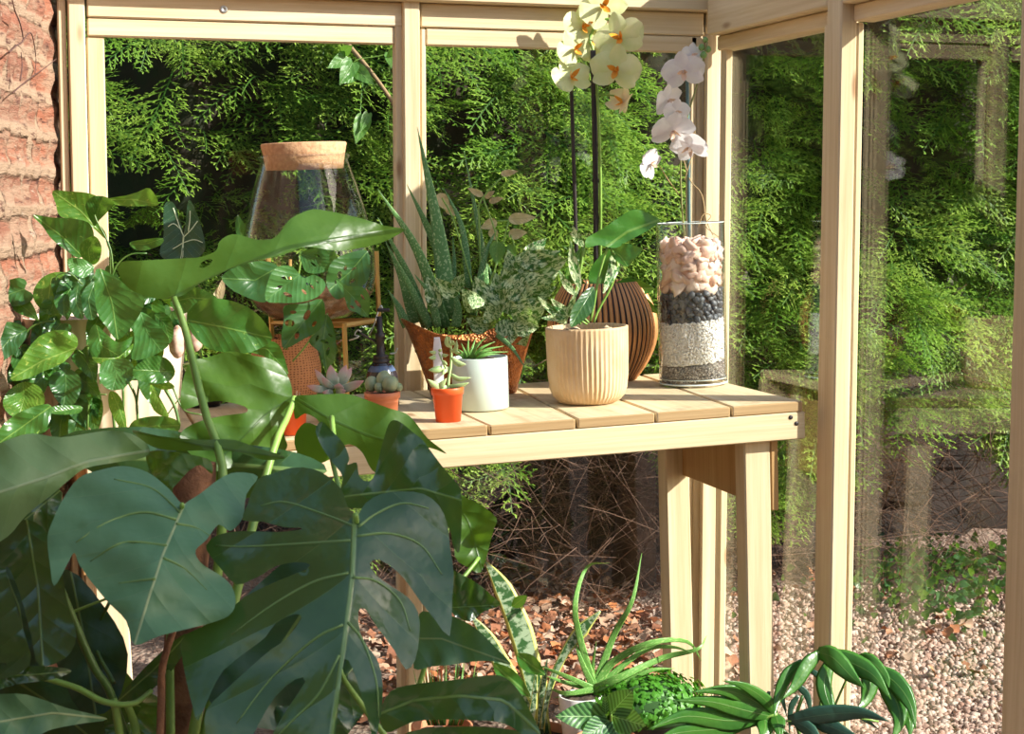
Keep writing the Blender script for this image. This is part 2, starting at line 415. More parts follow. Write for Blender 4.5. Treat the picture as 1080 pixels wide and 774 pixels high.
def shape(base, tip, wl, wr, kind='ovate', bend=0.):
    """leaf outline from base to tip in pixels, half widths wl (left of the way to the tip) and wr"""
    b = np.array(base, float); t = np.array(tip, float); e = t - b; n = np.array((e[1], -e[0])); n /= np.linalg.norm(n) + 1e-9
    prof = {'ovate': [(.0, .0), (.06, .55), (.2, .95), (.38, 1), (.6, .8), (.8, .45), (.93, .16)],
            'heart': [(.0, .0), (-.1, .35), (-.1, .7), (.02, .95), (.2, 1.), (.42, .88), (.65, .6), (.85, .25)],
            'lance': [(.0, .12), (.1, .5), (.3, .95), (.5, 1), (.7, .75), (.87, .4)],
            'arrow': [(.0, .0), (-.2, .35), (-.34, .8), (-.1, .95), (.15, .85), (.4, .62), (.7, .3)]}[kind]
    bd = lambda u: n * (bend * 4 * u * (1 - u))
    lft = [tuple(b + e * u + n * w * wl + bd(u)) for u, w in prof]; rgt = [tuple(b + e * u - n * w * wr + bd(u)) for u, w in prof]
    mid = [tuple(b + e * u + bd(max(u, 0))) for u in (0, .33, .66, 1)]
    return lft + [tuple(t)] + rgt[:0:-1], mid
def sleaf(root, m, base, tip, wl, wr, d0, d1, kind='ovate', bend=0., **k):
    o, mid = shape(base, tip, wl, wr, kind, bend); k.setdefault('per', 2); k.setdefault('fold', -.3)
    return leaf(root, m, o, mid, d0, d1, **k)
def stalk(root, pts, w, m, name='petiole', parent=None, k=8, n=10):
    """tube through (px, py, distance) points, w = width in pixels (one or several)"""
    ws = w if isinstance(w, (list, tuple)) else [w, w]
    P = [at(*p) for p in pts]; dm = pts[0][2]
    V, Fc, uv = sweep(P, [x * .5 * dm / F for x in ws], n=n, k=k)
    return world_part(name, V, Fc, m, root, parent, uv)
def strap(root, m, pts, ws, flat=.35, cup=0., name='leaf', up=None, n=12, k=8, parent=None):
    P = [at(*p) for p in pts]; dm = sum(p[2] for p in pts) / len(pts)
    V, Fc, uv = sweep(P, [x * .5 * dm / F for x in ws], n=n, k=k, flat=flat, cup=cup, up=up or -FW)
    return world_part(name, V, Fc, m, root, parent, uv)
# ================================================================== THE SETTING
YF, YG, XG = 3.72, 3.755, 1.632
def bx(p0, p1, y0, y1, Y): a = onY(p0, y0, Y).x; return a, onY(p1, y1, Y).x
n_trim = [0]
def trim(lo, hi, axis=2, bev=.003):
    n_trim[0] += 1
    return timber('trim_%d' % n_trim[0], lo, hi, W[axis], bev=bev)
ZT = 2.05
def vpost(p0, p1, Y, th, z1, ry=100, z0=0.0):
    return trim((onY(p0, ry, Y).x, Y, z0), (onY(p1, ry, Y).x, Y + th, z1))
zb0 = onY(300, 43.4, YF).z; zb1 = onY(300, 24.2, YF).z; zb2 = onY(560, 7, YF).z
# left end of the back wall
vpost(62.5, 71.5, YF + .012, .06, ZT); vpost(73.5, 91.5, YF, .07, ZT); vpost(92.5, 111.3, YF + .012, .022, zb0 + .0)
# post between the two back panes
vpost(426, 443.3, YF - .012, .08, ZT); vpost(417, 425.7, YF + .004, .03, onY(420, 24, YF).z); vpost(443.8, 449.5, YF + .008, .026, onY(446, 29, YF).z)
# corner
vpost(728.3, 735, YF + .006, .026, onY(731, 38, YF).z); vpost(735.5, 743.3, YF + .02, .03, ZT); vpost(735.3, 743.6, YF + .008, .011, onY(738, 33, YF).z)
vpost(743.8, 759.5, YF, .07, ZT, 200); vpost(743.8, 759.3, YF - .014, .014, onY(750, 36, YF).z, 200)
# top rail of the back wall
xl = onY(92, 20, YF).x; xm0 = onY(425, 20, YF).x; xm1 = onY(444, 20, YF).x; xr = onY(743, 20, YF).x
top_rail = trim((xl, YF + .002, zb1), (xm0, YF + .06, zb2), 0); trim((xl, YF + .006, zb0), (onY(417, 40, YF).x, YF + .032, zb1 - .001), 0)
trim((xm1, YF + .002, zb1), (xr, YF + .06, zb2), 0); trim((onY(450, 40, YF).x, YF + .006, zb0), (xr, YF + .032, zb1 - .001), 0)
trim((onY(60, 0, YF).x, YF - .03, zb2 + .001), (xr + .06, YF + .08, zb2 + .06), 0)
trim((xl, YF + .01, 0), (xm0, YF + .06, .03), 0); trim((xm1, YF + .01, 0), (xr, YF + .06, .03), 0)
# right wall
YB = onX(770, 300, XG).y
XI = onY(762.3, 300, YB).x
trim((XI, YB, .09), (XG, YB + .03, onY(766, 51, YB).z))                     # bead beside the corner post
Y2 = onX(907, 300, XG).y; X2a = onY(882, 300, Y2).x; X2b = onY(899, 300, Y2).x
Y2b = onX(867, 300, X2a).y
zr0 = onX(800, 45, XI).z; zr1 = onX(800, 24.5, X2a).z
trim((X2a, Y2, 0), (X2b, Y2b, ZT)); trim((X2b + .002, Y2 + .002, .09), (XG, Y2 + .03, zr0))
trim((X2b + .002, Y2b - .03, .09), (XG, Y2b, zr0)); trim((X2b - .03, Y2b + .001, .09), (XG, Y2b + .022, zr0))
Y3 = onX(1066, 390, X2a).y
trim((X2a, Y3 - .07, 0), (XG + .01, Y3, ZT))
for (ya, yb) in ((Y2b + .001, YB + .03), (Y3 + .001, Y2 - .001)):
    trim((X2a, ya, zr1), (XG + .03, yb, zr1 + .13), 1); trim((XI - .008, ya, zr0), (XG + .02, yb, zr1 - .001), 1)
    trim((XI, ya, 0), (XG + .03, yb, .08), 1)
trim((X2a - .01, Y3 - .2, zr1 + .131), (XG + .08, YB + .05, zr1 + .18), 1)

def pane(name, x0, x1, y0, y1, z0, z1):
    o = ob(name, bevel_boxes(name, [((x0, y0, z0), (x1, y1, z1))], 0), GLASS, None, False); o['kind'] = 'structure'; return o
pane('window_1', xl + .03, xm0 - .002, YG, YG + .004, .03, zb1)
pane('window_2', xm1 + .002, xr, YG, YG + .004, .03, zb1)
pane('window_3', XG + .001, XG + .005, Y2b + .03, YB + .03, .08, zr1)
pane('window_4', XG + .001, XG + .005, Y3, Y2, .08, zr1)

# screw plate on the top rail, nail heads on the post
STEEL = simple('dull_steel', (.55, .55, .52), .4, 1)
DARK = simple('dark_metal', (.06, .05, .05), .5, .6)
def screw(x, y, Y, r, m, name='screw'):
    p = onY(x, y, Y); V, Fc = lathe([(r, 0), (r * .9, .0015), (r * .25, .002), (r * .2, .001)], 16, close=True)
    V = [(a + p.x, -c + p.y, b + p.z) for a, b, c in V]
    return V, Fc
V, Fc = screw(236, 10, YF + .002, .009, STEEL); o = ob('screw_plate', mesh('screw_plate', [Vector(v) - top_rail.location for v in V], Fc), STEEL, top_rail)

# brick wall on the left, running towards the camera
A0 = onY(62, 100, YF + .02); WA = R(10); wd = Vector((-math.sin(WA), -math.cos(WA), 0)); wn = Vector((math.cos(WA), -math.sin(WA), 0))
nx, nz = 150, 150; Lw, Hw = 2.2, 2.3
V = []; uv = []; Fc = []
def wob(s, z): return .2 * .007 * math.sin(s * 31 + 2 * math.sin(z * 9)) * math.sin(z * 23 + 1.3) + .005 * math.sin(s * 67 + z * 41) + .004 * math.sin(z * 95) 
for j in range(nz + 1):
    for i in range(nx + 1):
        s, z = -.12 + Lw * i / nx, Hw * j / nz
        V.append(A0.xy.to_3d() + wd * s + wn * (wob(s, z) - .012) + Vector((0, 0, z))); uv.append((s, z))
for j in range(nz):
    for i in range(nx):
        a = j * (nx + 1) + i; Fc.append((a, a + 1, a + nx + 2, a + nx + 1))
k0 = len(V)
for s, z in ((-.12, 0), (Lw - .12, 0), (Lw - .12, Hw), (-.12, Hw)):
    V.append(A0.xy.to_3d() + wd * s - wn * .22 + Vector((0, 0, z))); uv.append((s, z))
c = [0, nx, nz * (nx + 1) + nx, nz * (nx + 1)]
for q in range(4): Fc.append((c[q], k0 + q, k0 + (q + 1) % 4, c[(q + 1) % 4]))
t = NT('old_brick')
tc = t.n('ShaderNodeTexCoord').outputs['UV']; ts = t.scaled(tc, (.3, 1, 1))
nv = t.n('ShaderNodeTexNoise'); nv.inputs['Scale'].default_value = 38; nv.inputs['Detail'].default_value = 4; t.l(ts, nv.inputs['Vector'])
vm = t.n('ShaderNodeVectorMath', operation='MULTIPLY_ADD'); t.l(nv.outputs['Color'], vm.inputs[0]); vm.inputs[1].default_value = (.03, .024, 0); t.l(tc, vm.inputs[2])
br = t.n('ShaderNodeTexBrick'); t.l(vm.outputs[0], br.inputs['Vector'])
for k_, v_ in (('Scale', 1.0), ('Brick Width', .225), ('Row Height', .075), ('Mortar Size', .017), ('Mortar Smooth', .6), ('Bias', 0.)): br.inputs[k_].default_value = v_
br.inputs['Color1'].default_value = (.31, .115, .065, 1); br.inputs['Color2'].default_value = (.23, .10, .065, 1); br.inputs['Mortar'].default_value = (.32, .22, .145, 1)
sm = t.step(t.noise(ts, 16, 8, .8), .42, .58)
col = t.mix(t.math('MULTIPLY', sm, .75), br.outputs['Color'], (.33, .23, .155))
col = t.mix(t.step(t.noise(ts, 48, 6, .75), .54, .66), col, (.09, .04, .03)); col = t.mix(t.math('MULTIPLY', t.step(t.noise(ts, 26, 7, .8), .58, .7), .8), col, (.50, .40, .31)); col = t.mix(t.math('MULTIPLY', t.step(t.noise(ts, 3.3, 5, .6), .6, .75), .6), col, (.16, .13, .12))
hgt = t.math('ADD', t.math('MULTIPLY', br.outputs['Fac'], -.6), t.noise(ts, 60, 6, .7))
BRICK = t.done(t.pbr(col, .9, bump=t.bump(hgt, 1, .014), spec=.2))
o = ob('wall_left', mesh('wall_left', V, Fc, uv), BRICK); o['kind'] = 'structure'
def wall_pt(x, y, off=.012):
    p = on(x, y, wn, A0); return p + wn * off
V, Fc, _ = sweep([wall_pt(*p) for p in ((2, 55), (10, 48), (17, 42), (14, 25), (8, 10), (4, -8))], [.0016, .0011], 20, 5); VF = (V, Fc)
for pts in (((6, 98), (15, 90), (28, 80), (40, 72), (53, 62)), ((17, 42), (26, 35), (31, 60), (30, 78)), ((14, 85), (16, 70), (15, 55))):
    v, f, _ = sweep([wall_pt(*p) for p in pts], [.0014, .0008], 14, 5); VF = merge(VF, (v, f))
o = world_part('bare_vine', VF[0], VF[1], simple('vine_twig', (.09, .04, .03), .8)); tag(o, 'thin dark bare vine twig clinging to the old brick wall', 'vine')

# ground
t = NT('gravel_ground'); o_ = t.obj()
vo = t.n('ShaderNodeTexVoronoi'); vo.inputs['Scale'].default_value = 70; t.l(o_, vo.inputs[0])
col = t.ramp(t.n('ShaderNodeSeparateColor').outputs[0], [(0, (.3, .2, .15)), (1, (.3, .2, .15))])
spc = t.n('ShaderNodeSeparateColor'); t.l(vo.outputs['Color'], spc.inputs[0])
col = t.ramp(spc.outputs[0], [(0, (.14, .085, .065)), (.35, (.26, .17, .13)), (.65, (.32, .24, .19)), (1, (.2, .11, .085))])
GRAV = t.done(t.pbr(col, .9, bump=t.bump(vo.outputs['Distance'], .8, .01), spec=.2))
V, Fc = boxVF((-4, -4, -.05), (8, 9, 0)); o = ob('floor', mesh('floor', V, Fc), GRAV, None, False); o['kind'] = 'structure'
# unseen dark wall added behind the camera to keep bright sky out of pane reflections
o = ob('wall_sky_block', bevel_boxes('wall_sky_block', [((-6, -5.2, 0), (7, -4.9, 3.1))], .01), simple('sky_block_dark', (.03, .05, .02), .95, nscale=3, col2=(.05, .04, .03), bump=1, bscale=8), None, False); o['kind'] = 'structure'

def scatter(name, templates, place, m, attr=None):
    """one mesh from many copies of small templates: place = list of (template, 3x3, offset)"""
    VV = []; FF = []; AA = []; off = 0
    for ti, Mx, p in place:
        v, f, a = templates[ti]
        VV.append(v @ Mx.T + p); FF.append(f + off); off += len(v); AA.append(a)
    VV = np.concatenate(VV); FF = np.concatenate(FF); me = bpy.data.meshes.new(name)
    nf, k = FF.shape
    me.vertices.add(len(VV)); me.vertices.foreach_set('co', VV.astype(np.float32).ravel())
    me.loops.add(nf * k); me.loops.foreach_set('vertex_index', FF.astype(np.int32).ravel())
    me.polygons.add(nf); me.polygons.foreach_set('loop_start', np.arange(0, nf * k, k, dtype=np.int32))
    at_ = me.attributes.new('age', 'FLOAT', 'POINT'); at_.data.foreach_set('value', np.concatenate(AA).astype(np.float32))
    me.update(calc_edges=True); me.validate(); me.materials.append(m); return me
def rotm(rng=RNG):
    q = rng.normal(size=4); q /= np.linalg.norm(q); w, x, y, z = q
    return np.array([[1 - 2 * (y * y + z * z), 2 * (x * y - z * w), 2 * (x * z + y * w)], [2 * (x * y + z * w), 1 - 2 * (x * x + z * z), 2 * (y * z - x * w)], [2 * (x * z - y * w), 2 * (y * z + x * w), 1 - 2 * (x * x + y * y)]])
def stone(fl=.6):
    v = np.array([[1, 0, 0], [0, 1, 0], [-1, 0, 0], [0, -1, 0], [0, 0, 1], [0, 0, -1], [.6, .6, .5], [-.6, .6, .5], [-.6, -.6, .5], [.6, -.6, .5]], float)
    v *= RNG.uniform(.75, 1.15, (10, 1)); v[:, 2] *= fl
    f = np.array([[4, 9, 6], [4, 6, 7], [4, 7, 8], [4, 8, 9], [0, 6, 9], [1, 7, 6], [2, 8, 7], [3, 9, 8], [0, 1, 6], [1, 2, 7], [2, 3, 8], [3, 0, 9], [5, 1, 0], [5, 2, 1], [5, 3, 2], [5, 0, 3]])
    return v, f, np.zeros(10)
def random_col(name, stops, rough=.85, bump=0):
    t = NT(name); g = t.n('ShaderNodeNewGeometry')
    return t.done(t.pbr(t.ramp(g.outputs['Random Per Island'], stops), rough, spec=.25))
STONES = [stone(RNG.uniform(.45, .8)) for _ in range(8)]
GRST = random_col('gravel_stones', [(0, (.15, .085, .065)), (.25, (.38, .25, .19)), (.5, (.55, .43, .35)), (.75, (.32, .18, .13)), (1, (.48, .38, .32))])
pl = []
while len(pl) < 15000:
    x, y = RNG.uniform(540, 1075), RNG.uniform(620, 800); p = on(x, y, Vector((0, 0, 1)), Vector((0, 0, 0)))
    if p.y < YG + .12 and p.x < XG + .1: continue
    if p.y > 5.6: continue
    s = RNG.uniform(.006, .0145); pl.append((int(RNG.integers(8)), rotm() * s, np.array((p.x, p.y, s * .35))))
o = ob('gravel', scatter('gravel', STONES, pl, GRST), None, None, False); tag(o, 'pinkish beige gravel on the ground outside the glass', 'gravel', kind='stuff')

# fallen leaves
def dry_leaf():
    n = 5; V = []; 
    for i in range(n + 1):
        u = i / n; w = .42 * math.sin(PI * u) ** .8 + .01; z = RNG.uniform(-.15, .25)
        V += [(u - .5, -w, abs(w) * RNG.uniform(-.2, .6) + z * .3), (u - .5, 0, z * .3), (u - .5, w, abs(w) * RNG.uniform(-.2, .6) + z * .3)]
    Fq = []
    for i in range(n):
        for k in (0, 1): a = i * 3 + k; Fq.append((a, a + 1, a + 4, a + 3))
    return np.array(V), np.array(Fq), np.zeros(len(V))
DL = [dry_leaf() for _ in range(6)]
pl = []
while len(pl) < 3200:
    x, y = RNG.uniform(330, 1075), RNG.uniform(590, 770); p = on(x, y, Vector((0, 0, 1)), Vector((0, 0, 0)))
    if p.y < YG + .15 or p.y > 6.4: continue
    if p.x > 1.9 and RNG.uniform() < (.92 if p.y < 5.0 else .5): continue
    s = RNG.uniform(.02, .05); Mx = rotm(); 
    Mx = np.array(Euler((RNG.normal() * .4, RNG.normal() * .4, RNG.uniform(0, 6.3))).to_matrix()) * s
    pl.append((int(RNG.integers(6)), Mx, np.array((p.x, p.y, RNG.uniform(.012, .035)))))
DRY = random_col('dry_leaves', [(0, (.20, .08, .045)), (.3, (.36, .15, .08)), (.45, (.48, .17, .06)), (.6, (.44, .27, .18)), (.8, (.52, .38, .28)), (1, (.26, .12, .07))])
o = ob('fallen_leaves', scatter('fallen_leaves', DL, pl, DRY), None, None, False); tag(o, 'brown and orange fallen leaves lying under the hedge', 'leaves', kind='stuff')

# dark sheet behind the twigs, standing in for the shade under the hedge
V = []; Fc = []
for j in range(9):
    for i in range(61):
        x = -1.5 + i * .12; z = j * .12
        V.append((x, 5.75 + .25 * math.sin(i * 1.7) * math.sin(j * 2.1 + i) * .4 + j * .03, z))
for j in range(8):
    for i in range(60): a = j * 61 + i; Fc.append((a, a + 1, a + 62, a + 61))
BACKDROP = simple('backdrop_brown', (.03, .018, .014), .95, nscale=8, col2=(.014, .009, .007), bump=1, bscale=25)
o = ob('dark_backdrop', mesh('dark_backdrop', V, Fc), BACKDROP); o['kind'] = 'structure'

# dead twigs under the hedge
VT = []; FT = []
for k in range(3800):
    x, z = RNG.uniform(.2, 3.4), RNG.uniform(.02, .95); y = RNG.uniform(4.65, 5.5)
    a = RNG.uniform(0, 6.28); L_ = RNG.uniform(.12, .55); dz = RNG.normal() * .6
    d = Vector((math.cos(a), math.sin(a) * .6, dz)).normalized() * L_
    p0 = Vector((x, y, z)); p1 = p0 + d * .5 + Vector((RNG.normal(), RNG.normal(), RNG.normal() - .4)) * .03; p2 = p0 + d + Vector((0, 0, -.12 * L_))
    r = RNG.uniform(.0006, .0018)
    v, f, _ = sweep([p0, p1, p2], [r, r * .5], 5, 3); o_ = len(VT); VT += v; FT += [tuple(i + o_ for i in q) for q in f]
o = ob('dead_twigs', mesh('dead_twigs', VT, FT), TWIG); tag(o, 'tangle of dry brown twigs beneath the hedge', 'twigs', kind='stuff')

# conifer hedge
def spray(seed):
    r = np.random.default_rng(seed); V = []; Fq = []; A = []
    def twig(p, d, L, w, a0, a1):
        n = np.array((-d[1], d[0], 0)); o = len(V); mid = p + d * L * .55 + np.array((0, 0, -.04 * L)); e = p + d * L + np.array((0, 0, -.14 * L))
        V.extend([p - n * w, p + n * w, mid + n * w * 1.1, mid - n * w * 1.1, e + n * w * .25, e - n * w * .25]); A.extend([a0, a0, (a0 + a1) / 2, (a0 + a1) / 2, a1, a1])
        Fq.extend([(o, o + 1, o + 2, o + 3), (o + 3, o + 2, o + 4, o + 5)])
    nb = 17; cur = r.uniform(-.25, .25)
    axis = lambda t: np.array((t, cur * t * t, -.22 * t * t))
    for i in range(nb):
        t0, t1 = i / nb, (i + 1) / nb; p, q = axis(t0), axis(t1); d = q - p; L = np.linalg.norm(d)
        twig(p, d / L, L * 1.1, .011 * (1 - t0 * .5), t0 * .5, t1 * .5)
    for i in range(2, nb + 1):
        t = i / nb; p = axis(t); sd = 1 if i % 2 else -1
        Lb = (.46 * (1 - t) ** .75 * min(1, t * 3.2) + .07) * r.uniform(.8, 1.15); an = sd * R(r.uniform(38, 56)) + 2 * cur * t
        d = np.array((math.cos(an), math.sin(an), r.normal() * .12))
        twig(p, d, Lb, .010, .4, .9)
        nt = max(3, int(Lb * 20))
        for k in range(1, nt):
            u = k / nt; pp = p + d * Lb * u + np.array((0, 0, -.1 * Lb * u * u)); s2 = 1 if k % 2 else -1; a2 = an + s2 * R(r.uniform(32, 50))
            d2 = np.array((math.cos(a2), math.sin(a2), r.normal() * .15)); twig(pp, d2, (.035 + .14 * Lb * (1 - u)) * r.uniform(.8, 1.3), .0095, .5, 1.0)
    return np.array(V), np.array(Fq), np.array(A)
SPR = [spray(i) for i in range(6)]
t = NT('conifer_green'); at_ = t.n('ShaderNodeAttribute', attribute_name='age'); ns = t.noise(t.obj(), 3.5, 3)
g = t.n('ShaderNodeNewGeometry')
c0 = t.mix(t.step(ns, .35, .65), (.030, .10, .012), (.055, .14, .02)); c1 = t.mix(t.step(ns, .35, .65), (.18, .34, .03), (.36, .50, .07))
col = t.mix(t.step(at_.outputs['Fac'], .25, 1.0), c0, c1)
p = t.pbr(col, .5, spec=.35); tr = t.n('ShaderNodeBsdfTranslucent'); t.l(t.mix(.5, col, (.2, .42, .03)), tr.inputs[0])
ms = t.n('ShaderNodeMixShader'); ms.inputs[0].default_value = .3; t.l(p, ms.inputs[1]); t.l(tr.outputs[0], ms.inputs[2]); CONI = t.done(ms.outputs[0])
INNER = simple('shade_core', (.02, .03, .012), .95, nscale=9, col2=(.035, .022, .015), bump=1, bscale=20)  # dark solid core standing in for the shaded inside of the hedge
def hs(x, z): return math.sin(x * 4.1 + 1.3 * math.sin(z * 3.3)) * .5 + math.sin(z * 5.2 + x * 2.3 + 1) * .4 + math.sin(x * 9.7 - z * 7.1) * .3
TREES = [(-.15, 'left edge of the left pane, sparsest of the hedge'), (.62, 'left pane, hanging over the cork lidded jar'), (1.3, 'back pane, rising behind the cream orchid'),
         (2.0, 'corner post beside the pebble vase'), (2.75, 'middle of the side pane, full and bright'), (3.55, 'far right of the side pane, behind ivy')]
for ti, (xc, words) in enumerate(TREES):
    root = thing('conifer', 'tall green conifer behind the ' + words, 'conifer', (xc, 5.2, 0), group='conifers forming the hedge')
    bp = [(.075, 0), (.06, .4), (.055, 1.2), (.04, 2.2)]
    part('trunk', lathe(bp, 14, lambda a, r, z: (r * (1 + .12 * math.sin(3 * a + z * 4)), z), True), BARK, root)
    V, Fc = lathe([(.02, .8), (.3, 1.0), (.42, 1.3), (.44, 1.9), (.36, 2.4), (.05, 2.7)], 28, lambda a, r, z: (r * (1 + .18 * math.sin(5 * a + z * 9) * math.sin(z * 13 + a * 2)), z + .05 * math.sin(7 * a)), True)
    part('shade_core', (V, Fc), INNER, root)
    pl = []
    N = (110, 620, 950, 1000, 1000, 1000)[ti]
    for k in range(N):
        x = xc + RNG.uniform(-.5, .5); zlow = .46 + .17 * math.sin(x * 5.3 - 1.2) + (.12 if x < .9 else 0); z = RNG.uniform(zlow, 2.25)
        dd = RNG.exponential(.13); y = 4.62 + .22 * hs(x, z) + dd * 1.2
        if ti == 0: y += .25
        if z < .8: y += .12
        a = np.array((RNG.normal() * .75, -.75 - RNG.uniform(0, .4), RNG.uniform(-.75, .3))); a /= np.linalg.norm(a)
        nrm = np.array((RNG.normal() * .35, -.75 + RNG.normal() * .25, .75)); nrm -= a * (nrm @ a); nrm /= np.linalg.norm(nrm); b = np.cross(nrm, a)
        s = RNG.uniform(.13, .25) * (1.1 if dd < .1 else .9)
        pl.append((int(RNG.integers(6)), np.stack([a, b, nrm], 1) * s, np.array((x, y, z)) - a * s * .4 - np.array((xc, 5.2, 0))))
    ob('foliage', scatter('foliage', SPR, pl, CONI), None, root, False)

# climbing plant behind the left pane
root = thing('climbing_plant', 'brown climbing stem with pale lobed leaves hanging behind the left back pane', 'climber', at(400, 100, 4.3))
V, Fc, _ = sweep([at(*p) for p in ((364, 43, 4.35), (385, 68, 4.33), (402, 90, 4.31), (417, 112, 4.3), (432, 135, 4.3))], [.006, .005], 12, 7)
world_part('stem', V, Fc, simple('climber_stem', (.3, .2, .1), .8), root)
for b, tp, w in (((372, 66), (358, 90), 9), ((366, 60), (345, 72), 8), ((375, 72), (395, 90), 8), ((362, 55), (372, 48), 6), ((413, 62), (412, 50), 5), ((384, 124), (375, 152), 9), ((388, 120), (380, 140), 5), ((376, 78), (360, 88), 6), ((410, 56), (413, 72), 5)):
    sleaf(root, IVY, b, tp, w, w, 4.3, 4.27, 'heart')
v, f, _ = sweep([at(372, 66, 4.3), at(380, 62, 4.3), at(396, 60, 4.3), at(411, 56, 4.3)], [.0015, .0015], 8, 5); world_part('petiole', v, f, STEM, root)

# ivy on the ground at the right
pl = []; IL = []
for q in range(3):
    o_, m_ = shape((0, 0), (1, 0), .42, .42, 'heart'); P_ = np.array([(x, y, -.15 * abs(y) + .05 * math.sin(x * 6)) for x, y in o_]); c = np.array([[.3, 0, .05]])
    v = np.concatenate([c, P_]); n_ = len(P_); f = np.array([(0, 1 + i, 1 + (i + 1) % n_) for i in range(n_)]); IL.append((v, f, np.zeros(len(v))))
for k in range(800):
    x, y = RNG.normal(985, 60), RNG.normal(605, 20)
    if x < 900: x = RNG.uniform(760, 1050); y = RNG.uniform(590, 640)
    p = on(x, max(y, 575) + 30, Vector((0, 0, 1)), Vector((0, 0, 0))); z = RNG.uniform(.02, .16)
    Mx = np.array(Euler((R(60) + RNG.normal() * .5, RNG.normal() * .4, RNG.uniform(-2.5, -.6))).to_matrix()) * RNG.uniform(.014, .034)
    pl.append((int(RNG.integers(3)), Mx, np.array((p.x, min(p.y, 5.7), z))))
o = ob('ground_ivy', scatter('ground_ivy', IL, pl, leafmat('ground_ivy_leaf', (.03, .10, .03), (.06, .15, .04), (.1, .2, .06), lat=0, trans=.25)), None, None, False)
tag(o, 'low green ivy spreading over the ground beneath the hedge', 'ivy', kind='stuff')

# unseen round topped tree, added to keep the sun off the near leaves
root = thing('sun_blocker', 'unseen round topped tree added beyond the right wall to block sun', 'tree', (4.88, -2.3, 0))
part('trunk', lathe([(.14, 0), (.1, .5), (.09, 3.4), (.04, 4.6)], 16, None, True), BARK, root)
V, Fc = lathe([(.05, 3.0), (.5, 3.3), (.8, 3.9), (.92, 4.8), (.92, 5.8), (.75, 6.6), (.4, 7.1), (.05, 7.3)], 40, lambda a, r, z: (r * (1 + .06 * math.sin(7 * a + z * 6) + .04 * math.sin(13 * a - z * 9)), z + .06 * math.sin(9 * a)), True)
part('foliage', (V, Fc), simple('tree_crown', (.03, .08, .02), .9, nscale=6, col2=(.05, .12, .03), bump=1, bscale=20), root)

# ------------------------------------------------------------------ light
SUN = Vector((.814, -.6, .64)).normalized()
sun = bpy.data.lights.new('sun', 'SUN'); sun.energy = 8.4; sun.angle = R(.6); sun.color = (1, .955, .88)
so = bpy.data.objects.new('sun', sun); COL.objects.link(so); so.rotation_euler = SUN.to_track_quat('Z', 'Y').to_euler(); so.location = (4, -3, 5)
w = bpy.data.worlds.new('sky'); S.world = w; w.use_nodes = True; wt = w.node_tree
sk = wt.nodes.new('ShaderNodeTexSky'); sk.sky_type = 'NISHITA'; sk.sun_disc = False; sk.sun_elevation = R(31); sk.sun_rotation = math.atan2(SUN.x, SUN.y); sk.air_density = 1.2; sk.dust_density = 1.5; sk.ozone_density = .6
bg = wt.nodes['Background']; bg.inputs['Strength'].default_value = .19; wt.links.new(sk.outputs[0], bg.inputs[0])
S.view_settings.view_transform = 'Standard'; S.view_settings.look = 'None'; S.view_settings.gamma = 1; S.view_settings.exposure = 0.3; S.view_settings.use_curve_mapping = False
S.cycles.transparent_max_bounces = 24; S.cycles.max_bounces = 10
# ================================================================== THE BENCH
BROT = (0, -TILT, 0)
bench = thing('potting_bench', 'long pale pine potting bench of gapped planks under the window', 'bench', BP, BROT)
BI = MW[bench].inverted()
def bl(x, y): return BI @ onB(x, y)                      # pixel on the bench top, bench coordinates
ZF = -BP.z + .002
def legbox(p0, p1, Y, dy, py, zt=-.022):
    x0 = (BI @ onY(p0, py, Y)).x; x1 = (BI @ onY(p1, py, Y)).x; y0 = Y - BP.y
    return (x0, y0, ZF - .01 + abs(x1) * 0), (x1, y0 + dy, zt)
boxes = []
LX = -1.40; DP = YF - .03 - BP.y
edges = [(bl(524.5, 452).x, 0), (bl(609.5, 441.5).x, .05), (bl(695.5, 436).x, .03), (bl(775.8, 430).x, .05), (0, 0.0)]
bm = bmesh.new()
xs = [e[0] for e in edges]; sh = [e[1] for e in edges]
w0 = xs[1] - xs[0]
while xs[0] - w0 > LX - .05: xs.insert(0, xs[0] - w0); sh.insert(0, .02)
xs.insert(0, LX - .02); sh.insert(0, 0)
for i in range(len(xs) - 1):
    x0, x1, s0, s1 = xs[i] + .003, xs[i + 1] - .003, sh[i], sh[i + 1]
    if x1 - x0 < .02: continue
    dz = random.uniform(-.0015, .0)
    V, Fc = boxVF((0, 0, -.021), (1, 1, dz)); V = [((x0 + s0 * v[1]) if v[0] == 0 else (x1 + s1 * v[1]), v[1] * DP - .0005, v[2]) for v in V]
    vs = [bm.verts.new(v) for v in V]
    for f in Fc: bm.faces.new([vs[q] for q in f])
bmesh.ops.bevel(bm, geom=bm.edges[:], offset=.0022, segments=1, affect='EDGES')
me = bpy.data.meshes.new('tabletop'); bm.to_mesh(me); bm.free(); me.materials.append(WPL); me.materials.append(ENDG)
for f in me.polygons:
    if f.normal.y < -.7: f.material_index = 1
ob('tabletop', me, WPL, bench, False)
ob('apron', bevel_boxes('apron', [((LX, 0, -.076), (.002, .026, -.0215))], .002), W[0], bench, False)
ob('apron', bevel_boxes('apron', [((LX, DP - .026, -.076), (.0, DP, -.0215))], .002), W[0], bench, False)
YL0, YL1 = BP.y + .027, YF - .16
lf = legbox(785, 812.5, YL0, .048, 475); ob('leg', bevel_boxes('leg', [lf]), W[2], bench, False)
lb = legbox(702, 727, YL1, .05, 490); ob('leg', bevel_boxes('leg', [lb]), W[2], bench, False)
